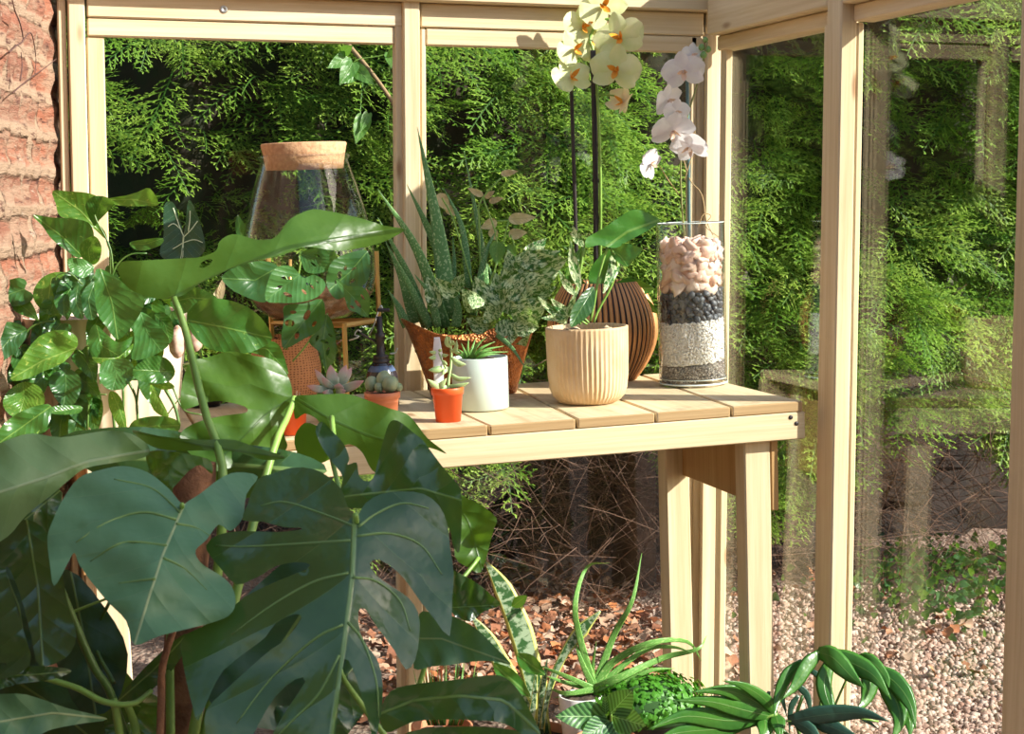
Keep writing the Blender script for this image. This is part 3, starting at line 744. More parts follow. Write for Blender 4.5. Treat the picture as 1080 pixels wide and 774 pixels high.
for yy in (YL0, YL1):
    l_ = legbox(100, 130, YL0, .05, 620); wd_ = lf[1][0] - lf[0][0]
    ob('leg', bevel_boxes('leg', [((l_[0][0], yy - BP.y, ZF - .0), (l_[0][0] + wd_, yy - BP.y + .048, -.022))]), W[2], bench, False)
xr0 = lf[1][0] + .001
zr_ = (BI @ onY(815, 538.5, YL0)).z
ob('side_rail', bevel_boxes('side_rail', [((xr0, .027, zr_), (xr0 + .016, YL1 - BP.y + .06, -.0215))], .002), WBR, bench, False)
ob('side_rail', bevel_boxes('side_rail', [((l_[0][0] - .019, .027, zr_), (l_[0][0] - .001, YL1 - BP.y + .06, -.0215))], .002), WBR, bench, False)
for px, py in ((834, 440), (840, 446.5)):
    p = BI @ onY(px, py, BP.y); V, Fc = lathe([(.0045, 0), (.0045, .0012), (.0015, .0016)], 12, close=True)
    ob('screw', mesh('screw', [(a + p.x, -c, b + p.z) for a, b, c in V], Fc), DARK, bench)

def stand(name, label, cat, cx, fy, r_px, rotz=0, group=None):
    """root of a pot whose base front edge is seen at (cx, fy)"""
    p = onB(cx, fy - r_px * .115); o = thing(name, label, cat, p, BROT, group); d = depth_of(p)
    return o, d, d / F

# ------------------------------------------------------------------ tall glass vase and its layers
vase, dV, s = stand('glass_vase', 'tall clear glass cylinder vase filled with layered stones at bench corner', 'vase', 731.5, 409.5, 35.5)
r, h = 35.8 * s, 170 * s
V, Fc = lathe([(r * .93, 0), (r, .004), (r, h - .002), (r - .0015, h), (r - .0035, h - .002), (r - .0035, .014), (r * .5, .012)], 64)
part('glass', (V, Fc), VGLASS, vase)
RIMG = simple('glass_edge', (.62, .70, .67), .08, spec=1)
for rr_, zz_, q_ in ((r - .0018, h, .0013), (r - .001, .006, .0022), (r * .97, .016, .001)):
    v, f, _ = sweep([(rr_ * math.cos(a), rr_ * math.sin(a), zz_) for a in np.linspace(0, 2 * PI, 49)], [q_, q_], 96, 6); part('rim' if zz_ == h else 'base_edge', (v, f), RIMG, vase)
ri = r - .005
def layer(name, label, cat, z0, z1, tmpl, size, n, mat, core, tilt=.08):
    pl = []
    for k in range(n):
        a = RNG.uniform(0, 2 * PI); z = RNG.uniform(z0, z1) + tilt * ri * math.cos(a) * .8
        q = size * RNG.uniform(.7, 1.2); rr = ri - q * RNG.uniform(.8, 1.5)
        pl.append((int(RNG.integers(8)), rotm() * q, np.array((rr * math.cos(a), rr * math.sin(a), z))))
    for k in range(n // 6):
        a = RNG.uniform(0, 2 * PI); rr = ri * .93 * math.sqrt(RNG.uniform()); q = size * RNG.uniform(.7, 1.2)
        pl.append((int(RNG.integers(8)), rotm() * q, np.array((rr * math.cos(a), rr * math.sin(a), z1 + tilt * rr * math.cos(a)))))
    o = ob(name, scatter(name, tmpl, pl, mat), None, None, False, loc=vase.location, rot=BROT); tag(o, label, cat, kind='stuff')
    V, Fc = lathe([(ri - size * 1.6, z0), (ri - size * 1.6, z1)], 32, lambda a, r_, z: (r_, z + tilt * r_ * math.cos(a) * .9), True); ob('packing', mesh('packing', V, Fc), core, o)
GRIT = random_col('grey_grit', [(0, (.12, .1, .09)), (.4, (.33, .29, .26)), (.8, (.5, .46, .42)), (1, (.7, .67, .62))], .7)
WGR = random_col('white_gravel', [(0, (.78, .73, .66)), (.2, (.90, .87, .82)), (1, (.93, .92, .90))], .7)
z = lambda y: (405.5 - y) * s
layer('grey_grit', 'fine grey grit at the bottom of the glass vase', 'grit', z(399), z(383), STONES, .0026, 2600, GRIT, simple('grit_core', (.25, .22, .2), .9), .1)
layer('white_gravel', 'white gravel layer in the lower half of the glass vase', 'gravel', z(381), z(337), STONES, .0036, 3600, WGR, simple('gravel_core', (.85, .82, .77), .9), .1)
PEB = [simple('black_pebble', (.045, .05, .058), .4), simple('slate_pebble', (.09, .1, .115), .45)]
def pebble_mesh(fl, jag, name):
    bm = bmesh.new(); bmesh.ops.create_icosphere(bm, subdivisions=2, radius=1)
    f1, f2 = random.uniform(2, 4), random.uniform(0, 6)
    for v in bm.verts:
        k = 1 + jag * math.sin(v.co.x * f1 + f2) * math.cos(v.co.y * f1 * 1.3 + f2 * 2) + jag * .5 * math.sin(v.co.z * 5 + f2); v.co = Vector((v.co.x * k, v.co.y * .75 * k, v.co.z * fl * k))
    me = bpy.data.meshes.new(name); bm.to_mesh(me); bm.free(); return me
PM = []
for q in range(6):
    me = pebble_mesh(.5, .1, 'black_pebble'); me.materials.append(PEB[q % 2]); me.polygons.foreach_set('use_smooth', [True] * len(me.polygons)); PM.append(me)
SHC = [simple('pink_shell_' + n, c, .55, nscale=60, col2=c2) for n, c, c2 in (('rose', (.80, .46, .34), (.84, .62, .50)), ('cream', (.84, .66, .52), (.80, .50, .38)), ('white', (.86, .76, .68), (.82, .58, .46)), ('coral', (.68, .33, .22), (.82, .6, .47)))]
SM = []
for q in range(10):
    me = pebble_mesh(random.uniform(.28, .42), .42, 'pink_shell'); me.materials.append(SHC[(0, 1, 2, 1, 0, 2, 1, 0, 2, 3)[q]]); me.polygons.foreach_set('use_smooth', [True] * len(me.polygons)); SM.append(me)
VM = MW[vase].to_3x3()
def drop(name, me, label, cat, group, a, rr, zz, size, face=True):
    o = bpy.data.objects.new(name, me); COL.objects.link(o); MW[o] = None
    o.location = MW[vase] @ Vector((rr * math.cos(a), rr * math.sin(a), zz)); o.scale = (size,) * 3
    q = Euler((random.uniform(-.5, .5), PI / 2 + random.uniform(-.7, .7), 0)); q2 = Euler((0, 0, a))
    m_ = (q2.to_matrix() @ q.to_matrix() @ Euler((0, 0, random.uniform(0, 6.3))).to_matrix()) if face else Euler([random.uniform(0, 6.3) for _ in range(3)]).to_matrix()
    o.rotation_euler = m_.to_euler(); tag(o, label, cat, group)
for ring in range(6):
    zz = z(334 - ring * 5.0)
    for k in range(24):
        a = 2 * PI * (k + .5 * (ring % 2)) / 24 + random.uniform(-.06, .06)
        drop('black_pebble', PM[random.randrange(6)], 'smooth black pebble in the dark band across the glass vase', 'pebble', 'black pebbles in the vase', a, ri - .0075, zz + .08 * ri * math.cos(a) + random.uniform(-.002, .002), random.uniform(.0085, .0112))
V, Fc = lathe([(ri - .016, z(337)), (ri - .018, z(262))], 32, None, True); o = ob('shell_filling', mesh('shell_filling', V, Fc), SHC[1], None, loc=vase.location, rot=BROT); tag(o, 'pale crushed shell filling in the core of the glass vase', 'shells', kind='stuff')
for ring in range(7):
    zz = z(300 - ring * 6.9)
    for k in range(16):
        a = 2 * PI * (k + .5 * (ring % 2)) / 16 + random.uniform(-.12, .12)
        drop('pink_shell', SM[random.randrange(10)], 'pale pink shell fragment in the top layer of the glass vase', 'shell', 'pink shells in the vase', a, ri - .012, zz + random.uniform(-.004, .004), random.uniform(.0135, .0205))
for k in range(22):
    a = random.uniform(0, 6.28); rr = ri * .75 * math.sqrt(random.random())
    drop('pink_shell', SM[random.randrange(10)], 'pale pink shell fragment in the top layer of the glass vase', 'shell', 'pink shells in the vase', a, rr, z(258) + random.uniform(-.004, .006), random.uniform(.012, .018), False)

# ------------------------------------------------------------------ orchids
def petal_grid(L, w, ang, cup, back, nu=7, nv=5, ruff=0):
    V = []; Fc = []
    for i in range(nu):
        u = i / (nu - 1); ww = w * (math.sin(PI * min(1, (u * .86 + .1)) ) ** .7) if u < 1 else w * .12
        for j in range(nv):
            v = -1 + 2 * j / (nv - 1); x = u * L; y = v * ww; zz = cup * u * u - back * abs(v) ** 2 * ww + ruff * math.sin(v * 5 + u * 4) * u
            V.append((x * math.cos(ang) - y * math.sin(ang), x * math.sin(ang) + y * math.cos(ang), zz))
    for i in range(nu - 1):
        for j in range(nv - 1): a = i * nv + j; Fc.append((a, a + 1, a + nv + 1, a + nv))
    return V, Fc
def flower(root, m, lm, cx, cy, r_px, d, yaw=0, pitch=0, roll=0, cup=.1, name='flower'):
    c = at(cx, cy, d); R_ = r_px * d / F
    n = (-FW); n = (Matrix.Rotation(R(yaw), 3, 'Z') @ n); n = (Matrix.Rotation(R(pitch), 3, RT) @ n).normalized()
    x = Vector((0, 0, 1)).cross(n).normalized(); y = n.cross(x); ro = Matrix.Rotation(R(roll), 3, n); x = ro @ x; y = ro @ y
    VF = ([], [])
    for ang, L, w, b in ((90, .95, .34, .1), (212, .95, .36, .1), (328, .95, .36, .1), (12, 1.0, .56, .25), (168, 1.0, .56, .25)):
        p = petal_grid(L, w, R(ang), cup + random.uniform(-.1, .1), b, ruff=.03); off = .02 if ang in (12, 168) else 0
        VF = merge(VF, ([(a, b_, c_ + off) for a, b_, c_ in p[0]], p[1]))
    tw = lambda q: c + (x * q[0] + y * q[1] + n * q[2]) * R_
    f = world_part(name, [tw(q) for q in VF[0]], VF[1], m, root)
    VF = ([], [])
    for ang, L, w, cu in ((270, .34, .12, .3), (25, .24, .1, .5), (155, .24, .1, .5)):
        p = petal_grid(L, w, R(ang), cu, -.3, 5, 4); VF = merge(VF, ([(a, b_, c_ + .06) for a, b_, c_ in p[0]], p[1]))
    sp = lathe([(.03, .02), (.07, .08), (.05, .16), (.01, .19)], 8, None, True); VF = merge(VF, sp)
    world_part('lip', [tw(q) for q in VF[0]], VF[1], lm, root, f)
    return f
po, d, s = stand('potted_cream_orchid', 'cream flowered orchid on two black stakes in a dark ribbed copper bowl pot', 'orchid', 637, 404, 32)
R0 = 58.5 * s; hh = 103 * s
def bowl(a, r_, z_):
    k = .5 + .5 * math.cos(a * 56); return r_ * (1 - .028 * k), z_
prof = []
for i in range(15):
    u = i / 14; zz = hh * u; q = math.sin(PI * (.17 + .62 * u)) ** .8; prof.append((R0 * q, zz))
rt_ = prof[-1][0]; prof += [(rt_ - .004, hh + .001), (rt_ - .007, hh - .004), (rt_ - .006, hh * .8)]
t = NT('ribbed_copper'); tcx = t.n('ShaderNodeSeparateXYZ'); t.l(t.obj(), tcx.inputs[0]); an = t.math('ARCTAN2', tcx.outputs[1], tcx.outputs[0])
k_ = t.math('COSINE', t.math('MULTIPLY', an, 56.0)); col = t.mix(t.step(k_, .2, .75), (.62, .30, .12), (.03, .02, .018))
RIBC = t.done(t.pbr(col, .42, .55))
part('pot', lathe(prof, 448, bowl), RIBC, po); part('soil', disc(rt_ * .95, hh * .9, 28), SOIL, po)
ctr = depth_of(po.location)
def wstake(root, pts, w, m, name): return stalk(root, pts, w, m, name, k=8, n=16)
STK = simple('black_stake', (.025, .018, .018), .5)
wstake(po, [(609.5, 318, d - .0), (606, 200, d - .04), (602.5, 90, d - .075)], 4.2, STK, 'stake'); st2 = wstake(po, [(629, 318, d), (628, 180, d - .05), (625.5, 53, d - .095)], 6, STK, 'stake')
for y_ in (122, 152, 190): wstake(po, [(624.5, y_, d - .112 + y_ * .00035), (632.5, y_ + .5, d - .112 + y_ * .00035)], 4.5, STK, 'clip')
wstake(po, [(633, 318, d), (633.5, 200, d - .05), (631, 120, d - .08), (627, 60, d - .09), (622, 40, d - .09), (634, 22, d - .095), (652, 20, d - .10)], 3.2, STEM, 'stem')
wstake(po, [(628, 100, d - .085), (640, 100, d - .09), (648, 101, d - .10)], 1.8, STEM, 'stem'); wstake(po, [(612, 60, d - .08), (620, 72, d - .085), (629, 78, d - .085)], 2, STEM, 'stem')
for a in ((636, 7, 28, d + .0, 8, 0, 35), (615, 28, 25, d + .01, 22, 0, 0), (606, 52, 23, d, 25, 0, 30), (654, 40, 29, d - .03, -22, 0, 14), (650, 74, 29, d - .04, -18, 6, -8), (602, 82, 25, d - .01, 25, -20, 15), (628, 44, 24, d + .03, 0, 10, 60)):
    flower(po, CREAMP, LIPO, *a[:3], a[3] - .10, *a[4:])
flower(po, PEACHP, LIPO, 657, 108, 20, d - .11, -50, -25, -20, .4)
for b, tp, wl, wr, dd, m in (((640, 316), (690, 304), 13, 12, -.04, PHIL), ((628, 316), (652, 258), 13, 14, -.02, PHIL), ((650, 315), (694, 330), 9, 8, -.05, PHIL), ((622, 316), (598, 282), 10, 10, -.01, PHIL)):
    sleaf(po, m, b, tp, wl, wr, d + dd, d + dd - .02, 'lance', 4)

pw = thing('white_orchid', 'thin white orchid spray on a blue green stick rising from the glass vase', 'orchid', MW[vase] @ Vector((0, 0, z(250))), BROT)
d = dV
wstake(pw, [(727, 250, d + .01), (726, 150, d - .03), (724.5, 68, d - .06)], 3.6, simple('blue_green_stick', (.10, .19, .2), .5), 'stake')
wstake(pw, [(722, 250, d), (719, 215, d - .015), (718, 170, d - .035), (723, 130, d - .05), (735, 90, d - .065), (742, 62, d - .08), (746, 44, d - .085)], 2.0, simple('olive_stem', (.24, .26, .09), .5), 'stem')
for pts in (((720, 165, d), (728, 190, d - .02), (740, 205, d - .03), (745, 232, d - .03), (752, 248, d - .03)), ((731, 130, d - .05), (734, 150, d - .04), (728, 170, d - .035), (722, 190, d - .025)), ((716, 205, d), (705, 190, d - .03), (695, 174, d - .06)), ((736, 240, d), (742, 226, d), (750, 228, d), (744, 238, d), (758, 250, d))):
    wstake(pw, list(pts), 1.1, simple('dry_tendril', (.42, .3, .14), .7), 'tendril')
for a in ((730, 58, 14, d - .01, 20, 10, 0), (721, 76, 24, d - .02, -10, 22, 10), (704, 106, 20, d, 40, 28, 20), (713, 118, 16, d - .01, 15, 20, 0), (709, 138, 25, d - .03, 10, 42, 0), (728, 155, 23, d - .02, -25, 50, 10), (686, 173, 17, d - .03, 40, 10, 60)):
    flower(pw, WHITEP, LIPW, *a[:3], a[3] - .065, *a[4:])
for x_, y_, q in ((744, 42, 3.0), (740, 50, 3.6), (747, 52, 3.4), (742, 58, 3.8)):
    V, Fc = lathe([(.2, -1), (.8, -.6), (1, 0), (.7, .7), (.1, 1.1)], 10, None, True); c = at(x_, y_, d - .08); world_part('bud', [c + Vector(v) * q * d / F for v in V], Fc, simple('green_bud', (.2, .36, .1), .5), pw)

# ------------------------------------------------------------------ ribbed beige pot with arrow leaves
pr, d, s = stand('potted_arrowhead_plant', 'green arrow leaved plant in a fluted beige pot at the bench front', 'houseplant', 621, 427.5, 30)
r = 43.5 * s; h = 80 * s
def flute(a, r_, z_): return r_ * (1 - .034 * abs(math.sin(a * 26)) * (1 if z_ < h * .96 else .2)), z_
prof = [(28 * s, 0), (33 * s, 2.5 * s), (38 * s, 8 * s), (41 * s, 16 * s), (42.6 * s, 30 * s), (43.2 * s, 55 * s), (r, h - 2 * s), (r, h), (r - 2 * s, h + .5 * s), (r - 3.4 * s, h - 1 * s), (r - 4 * s, h * .7)]
part('pot', lathe(prof, 312, flute), simple('beige_clay', (.60, .41, .22), .75, nscale=18, col2=(.66, .48, .29)), pr); part('soil', disc(r - 3.5 * s, h * .88, 28, .008), SOIL, pr)
for k in range(7):
    V, Fc = lathe([(.3, -1), (1, -.3), (.9, .4), (.2, 1)], 7, None, True); a = random.uniform(0, 6.3); c = MW[pr] @ Vector((math.cos(a) * r * .55, math.sin(a) * r * .55 - r * .1, h * .92)); mm = rotm()
    world_part('bark_chip', [c + Vector(mm @ np.array(v)) * random.uniform(.008, .013) for v in V], Fc, simple('pale_bark_chip', (.62, .45, .28), .8), pr)
Q = lambda p: sc(p, 560, 180, 2.867)
dd = d - .02
leaf(pr, PHIL, Q([(235, 232), (205, 225), (168, 232), (168, 205), (200, 185), (232, 165), (275, 135), (310, 118), (345, 125), (388, 150), (352, 182), (295, 212), (262, 232)]), Q([(235, 225), (290, 185), (385, 150)]), dd - .02, dd - .0, fold=-.25)
leaf(pr, PHIL, Q([(240, 240), (265, 222), (300, 222), (335, 238), (318, 262), (292, 290), (262, 275), (248, 262)]), Q([(242, 240), (270, 258), (292, 290)]), dd, dd - .04, fold=-.25)
leaf(pr, ADAD, Q([(190, 352), (165, 362), (138, 395), (122, 425), (120, 472), (155, 455), (185, 425), (194, 385)]), Q([(188, 355), (155, 410), (120, 470)]), dd - .04, dd - .08, fold=-.3)
leaf(pr, VARI, Q([(255, 252), (268, 280), (262, 312), (240, 345), (218, 372), (222, 335), (232, 295), (240, 262)]), Q([(252, 255), (250, 310), (220, 370)]), dd, dd - .05, fold=.3)
leaf(pr, POTHL, Q([(160, 225), (135, 250), (115, 290), (105, 320), (135, 300), (155, 270), (165, 245)]), Q([(160, 228), (135, 270), (106, 320)]), dd, dd - .02)
for b, t_, w in (((120, 430), (30, 445), 12), ((110, 450), (20, 380), 12), ((130, 440), (60, 385), 14), ((110, 460), (60, 430), 9), ((140, 380), (85, 300), 12), ((150, 360), (120, 210), 16), ((160, 230), (125, 165), 14), ((100, 470), (150, 350), 8)):
    (b,), (t_,) = Q([b]), Q([t_]); sleaf(pr, VARI, b, t_, w / 2.9, w / 2.9, dd - .03, dd - .05, 'lance', 2)
for pts in (((190, 460), (205, 420), (245, 345), (262, 275), (240, 235)), ((180, 455), (192, 400), (203, 330), (222, 260), (235, 232)), ((175, 460), (160, 440), (178, 400), (188, 360)), ((150, 465), (130, 400), (150, 300), (160, 230)), ((170, 465), (110, 430), (85, 425))):
    stalk(pr, [(*Q([p])[0], dd - .01) for p in pts], 2.6, STEM)

# ------------------------------------------------------------------ copper planter with aloe
pc, d, s = stand('copper_planter', 'hammered copper planter with a dipping rim holding aloe and marbled foliage', 'planter', 500, 419, 27)
h = 72 * s
def saddle(a, r_, z_): return r_, z_ * (1 + .17 * math.cos(2 * a)) if z_ > h * .3 else z_ * (1 + .17 * math.cos(2 * a) * z_ / (h * .3))
t = NT('hammered_copper'); vo = t.n('ShaderNodeTexVoronoi'); vo.inputs['Scale'].default_value = 190; t.l(t.obj(), vo.inputs[0])
col = t.mix(t.step(t.noise(t.obj(), 30, 5, .7), .4, .65), (.48, .17, .05), (.24, .08, .03))
COPP = t.done(t.pbr(col, .38, .75, t.bump(vo.outputs['Distance'], .7, .004)))
oval = lambda VF: ([(a, b * .58, c) for a, b, c in VF[0]], VF[1])
part('pot', oval(lathe([(46 * s, 0), (52 * s, h * .25), (60 * s, h * .55), (69 * s, h * .85), (75 * s, h * .985), (75.5 * s, h), (74.3 * s, h * 1.005), (73 * s, h * .98), (66 * s, h * .75), (62 * s, h * .62)], 80, saddle)), COPP, pc)
part('soil', oval(disc(62 * s, h * .66, 30, .01)), SOIL, pc)
A3 = lambda p: (400 + p[0] / 2.42, 130 + p[1] / 2.42)
for base, mid, tip, w, da, db in (((180, 500), (150, 270), (97, 10), 46, 0, -.02), ((170, 520), (95, 320), (-4, 168), 32, .0, -.1), ((120, 520), (75, 390), (-4, 240), 28, .02, -.06), ((230, 420), (212, 270), (165, 165), 20, .03, .03), ((270, 480), (262, 320), (216, 70), 24, .05, .06),
                             ((200, 450), (125, 270), (70, 155), 24, .03, .0), ((90, 510), (60, 400), (15, 298), 28, 0, -.03), ((165, 470), (190, 380), (188, 288), 20, .04, .04), ((130, 520), (85, 430), (30, 325), 26, -.02, -.06), ((290, 450), (290, 400), (275, 355), 16, .04, .04), ((70, 520), (50, 470), (22, 425), 24, -.02, -.03),
                             ((150, 520), (130, 440), (90, 385), 22, -.03, -.05), ((240, 490), (270, 340), (300, 270), 20, .02, .02), ((195, 520), (200, 470), (180, 400), 26, -.03, -.04), ((300, 540), (340, 575), (377, 632), 13, -.09, -.16)):
    b, m_, t_ = A3(base), A3(mid), A3(tip); w /= 2.42
    strap(pc, ALOE, [(*b, d + da), (*m_, d + (da + db) / 2), (*t_, d + db)], [w * .9, w, w * .72, w * .4, .4], flat=.38, cup=.25, name='aloe_leaf', n=14)
for (b, t_, w) in (((250, 480), (215, 430), 16), ((300, 470), (250, 400), 20), ((320, 480), (300, 395), 22), ((340, 490), (345, 400), 24), ((330, 450), (375, 390), 20), ((345, 480), (405, 430), 24), ((340, 500), (415, 470), 26), ((350, 510), (400, 520), 24), ((340, 500), (370, 560), 24), ((320, 500), (330, 560), 22),
                   ((300, 500), (280, 470), 18), ((345, 440), (420, 395), 20), ((330, 420), (365, 340), 18), ((350, 400), (410, 345), 18), ((355, 380), (390, 320), 16), ((340, 380), (330, 330), 12), ((370, 440), (440, 420), 18), ((370, 420), (450, 380), 18), ((360, 360), (450, 330), 16), ((390, 380), (470, 350), 18),
                   ((280, 520), (230, 500), 14), ((150, 470), (125, 400), 14), ((200, 440), (150, 400), 12), ((360, 470), (385, 495), 20), ((310, 440), (290, 420), 20), ((370, 350), (420, 300), 14), ((200, 430), (215, 390), 12), ((250, 440), (240, 470), 14)):
    dd = d - .05 + random.uniform(-.05, .03); w *= 1.75; t_ = (b[0] + (t_[0] - b[0]) * 1.15, b[1] + (t_[1] - b[1]) * 1.15); sleaf(pc, VARI, A3(b), A3(t_), w / 2.42, w / 2.42 * random.uniform(.7, 1), dd, dd + random.uniform(-.05, .02), 'ovate', random.uniform(-3, 3), rip=.004, fold=random.uniform(-.7, .3))
for (b, t_, w) in (((150, 180), (180, 225), 16), ((170, 215), (205, 235), 12), ((265, 185), (225, 165), 9), ((270, 190), (295, 172), 8), ((310, 130), (355, 122), 9), ((330, 245), (400, 240), 15), ((300, 250), (258, 268), 14), ((285, 270), (300, 300), 12), ((330, 285), (378, 278), 14), ((280, 200), (318, 190), 8)):
    sleaf(pc, PALE, A3(b), A3(t_), w / 2.42, w / 2.42, d + .04, d + .03, 'ovate', rip=.004)
sleaf(pc, POTHL, A3((300, 300)), A3((300, 362)), 9, 8, d + .02, d, 'ovate')
sleaf(pc, POTHL, A3((330, 310)), A3((350, 345)), 5, 5, d + .02, d, 'ovate')
for pts in (((255, 470), (300, 360), (330, 250)), ((260, 420), (255, 260), (258, 200), (310, 140)), ((290, 420), (300, 300), (265, 190)), ((320, 430), (345, 330), (335, 285)), ((240, 420), (190, 250), (160, 190)), ((300, 250), (330, 248)), ((300, 500), (345, 440), (360, 360))):
    stalk(pc, [(*A3(p), d + .02) for p in pts], 1.8, STEM, 'stem')

# ------------------------------------------------------------------ white pot, red pot, lithops pot
pz, d, s = stand('potted_haworthia', 'small spiky succulent in a plain white cylinder pot', 'succulent', 507.5, 434, 28.5)
r, h = 29.6 * s, 55 * s
part('pot', lathe([(r * .93, 0), (r, .003), (r, h - .001), (r - .001, h), (r - .004, h), (r - .004, h * .8)], 64), simple('white_glaze', (.55, .65, .58), .3, coat=.3), pz); part('soil', disc(r - .005, h * .93, 26), SOIL, pz)
A5 = lambda p: (440 + p[0] / 6.45, 340 + p[1] / 6.45)
for tip, mid, w in (((350, 95), (345, 190), 22), ((300, 140), (325, 200), 20), ((255, 210), (300, 225), 22), ((400, 105), (370, 190), 24), ((470, 100), (400, 165), 26), ((530, 130), (430, 180), 26), ((590, 160), (460, 190), 26), ((620, 200), (480, 210), 24), ((560, 215), (460, 225), 22), ((440, 130), (380, 200), 22), ((260, 175), (305, 205), 20), ((510, 190), (430, 205), 22)):
    j = random.uniform(-.03, .01); strap(pz, ALOEG, [(*A5((350 + (tip[0] - 350) * .15, 258)), d - .01), (*A5(mid), d - .02 + j), (*A5(tip), d - .01 + j * 1.6)], [w / 6.45 * 1.1, w / 6.45, w / 6.45 * .6, .3], flat=.4, cup=.2)

pq, d, s = stand('potted_jade_cutting', 'upright pale green succulent in a small bright orange plastic pot', 'succulent', 473, 445.5, 13)
PLO = simple('orange_plastic', (.80, .11, .02), .4)
h = 36 * s; part('pot', lathe([(13.2 * s, 0), (15.8 * s, h - 7.5 * s), (17 * s, h - 7.3 * s), (17.4 * s, h - .5 * s), (17 * s, h), (15.6 * s, h), (14.5 * s, h * .7)], 44), PLO, pq); part('soil', disc(15.5 * s, h * .93, 22), SOIL, pq)
V, Fc, _ = sweep([at(*(*A5(p), d - .012)) for p in ((150, 460), (143, 300), (134, 100))], [5.2 * s * .98, 5.2 * s, 5.2 * s, 5.0 * s, 3.0 * s], 24, 10, flat=.16, up=-FW); world_part('plant_tag', V, Fc, simple('white_tag', (.85, .80, .78), .5), pq)
stalk(pq, [(*A5((215, 460)), d), (*A5((212, 400)), d), (*A5((228, 300)), d), (*A5((232, 200)), d), (*A5((222, 110)), d)], [3.4, 3.4, 3, 2.6, 2], SUCC, 'stem')
stalk(pq, [(*A5((205, 330)), d - .01), (*A5((170, 260)), d - .012), (*A5((148, 205)), d - .014)], [2, 2, 1.8], SUCC, 'stem')
for b, m_, t_, w in (((215, 310), (140, 320), (75, 325), 46), ((210, 440), (140, 440), (68, 385), 52), ((200, 455), (160, 440), (200, 380), 46), ((230, 350), (280, 385), (365, 375), 34), ((215, 430), (280, 435), (352, 410), 36), ((235, 240), (280, 280), (332, 285), 40), ((205, 340), (190, 330), (170, 360), 30), ((150, 225), (110, 240), (78, 240), 30), ((148, 205), (115, 205), (82, 200), 26), ((150, 205), (155, 190), (150, 180), 26),
                   ((225, 170), (200, 140), (202, 85), 30), ((230, 200), (262, 180), (268, 120), 30), ((228, 150), (245, 140), (235, 120), 24), ((150, 210), (185, 225), (215, 220), 24), ((165, 260), (185, 275), (205, 290), 26), ((222, 130), (215, 110), (225, 95), 18), ((235, 190), (265, 200), (290, 205), 22)):
    w /= 6.45; strap(pq, SUCC, [(*A5(b), d - .005), (*A5(m_), d - .015), (*A5(t_), d - .02)], [w * .35, w * .95, w * 1.05, w * .8, .3], flat=.45, name='succulent_leaf', n=10)

pl_, d, s = stand('potted_living_stone', 'plump grey green living stone succulent in a small terracotta pot', 'succulent', 404.5, 449.5, 14)
PLT = simple('terracotta_plastic', (.62, .20, .09), .5)
h = 35 * s; r_ = 19.3 * s; part('pot', lathe([(14.5 * s, 0), (17 * s, h - 7 * s), (18.6 * s, h - 6.8 * s), (r_, h), (17.8 * s, h), (16.8 * s, h * .7)], 44), PLT, pl_); part('soil', disc(17.6 * s, h * .9, 22), SOIL, pl_)
LITH = simple('living_stone_skin', (.24, .31, .17), .5, nscale=50, col2=(.3, .36, .22), sss=.1)
A6 = lambda x, y: (320 + x / 5.4, 330 + y / 5.4)
for x_, y_, a_, b_, an, dz in ((388, 405, 40, 46, 0, 0), (455, 380, 42, 54, -18, -.004), (495, 405, 50, 46, 60, -.016), (535, 420, 26, 32, 70, -.012), (430, 425, 26, 30, 30, -.014)):
    c = at(*A6(x_, y_), d + dz); q = d / F / 5.4; V, Fc = lathe([(.02, -1)] + [(math.cos(t_), math.sin(t_)) for t_ in np.linspace(-1.3, 1.3, 9)] + [(.02, 1)], 16, None, True)
    ca, sa = math.cos(R(an)), math.sin(R(an)); world_part('stone_leaf', [c + RT * ((v[0] * a_ * ca - v[2] * b_ * sa) * q) + UP * ((v[0] * a_ * sa + v[2] * b_ * ca) * q) + FW * (v[1] * a_ * q) for v in V], Fc, LITH, pl_)

# ------------------------------------------------------------------ echeveria
pe, d, s = stand('potted_echeveria', 'pink tipped grey echeveria rosette showing above a big green leaf', 'succulent', 352, 446, 14)
h = 26 * s; part('pot', lathe([(14 * s, 0), (16 * s, h - 6 * s), (17.5 * s, h - 6 * s), (18 * s, h), (16.5 * s, h), (15.5 * s, h * .7)], 40), PLT, pe); part('soil', disc(16.4 * s, h * .9, 22), SOIL, pe)
t = NT('echeveria_leaf'); u, v = uvsplit(t); ECH = t.done(t.pbr(t.mix(t.step(u, .3, .95), (.36, .46, .36), (.50, .27, .25)), .5, sss=.1))
for b, t_, w in (((150, 440), (20, 415), 46), ((150, 430), (65, 320), 44), ((170, 430), (105, 365), 40), ((165, 420), (155, 295), 60), ((170, 410), (170, 325), 72), ((195, 410), (245, 295), 56), ((205, 415), (275, 310), 50), ((200, 440), (345, 385), 52), ((200, 435), (205, 400), 66), ((190, 450), (240, 440), 50), ((165, 450), (110, 450), 44)):
    m_ = ((b[0] + t_[0]) / 2, (b[1] + t_[1]) / 2 + 6); w /= 5.4; f_ = .0 if t_[1] < 330 else -.02
    strap(pe, ECH, [(*A6(*b), d), (*A6(*m_), d - .005 + f_ * .5), (*A6(*t_), d + f_)], [w * .5, w * .95, w, w * .8, .4], flat=.35, cup=.25, name='rosette_leaf', n=10)

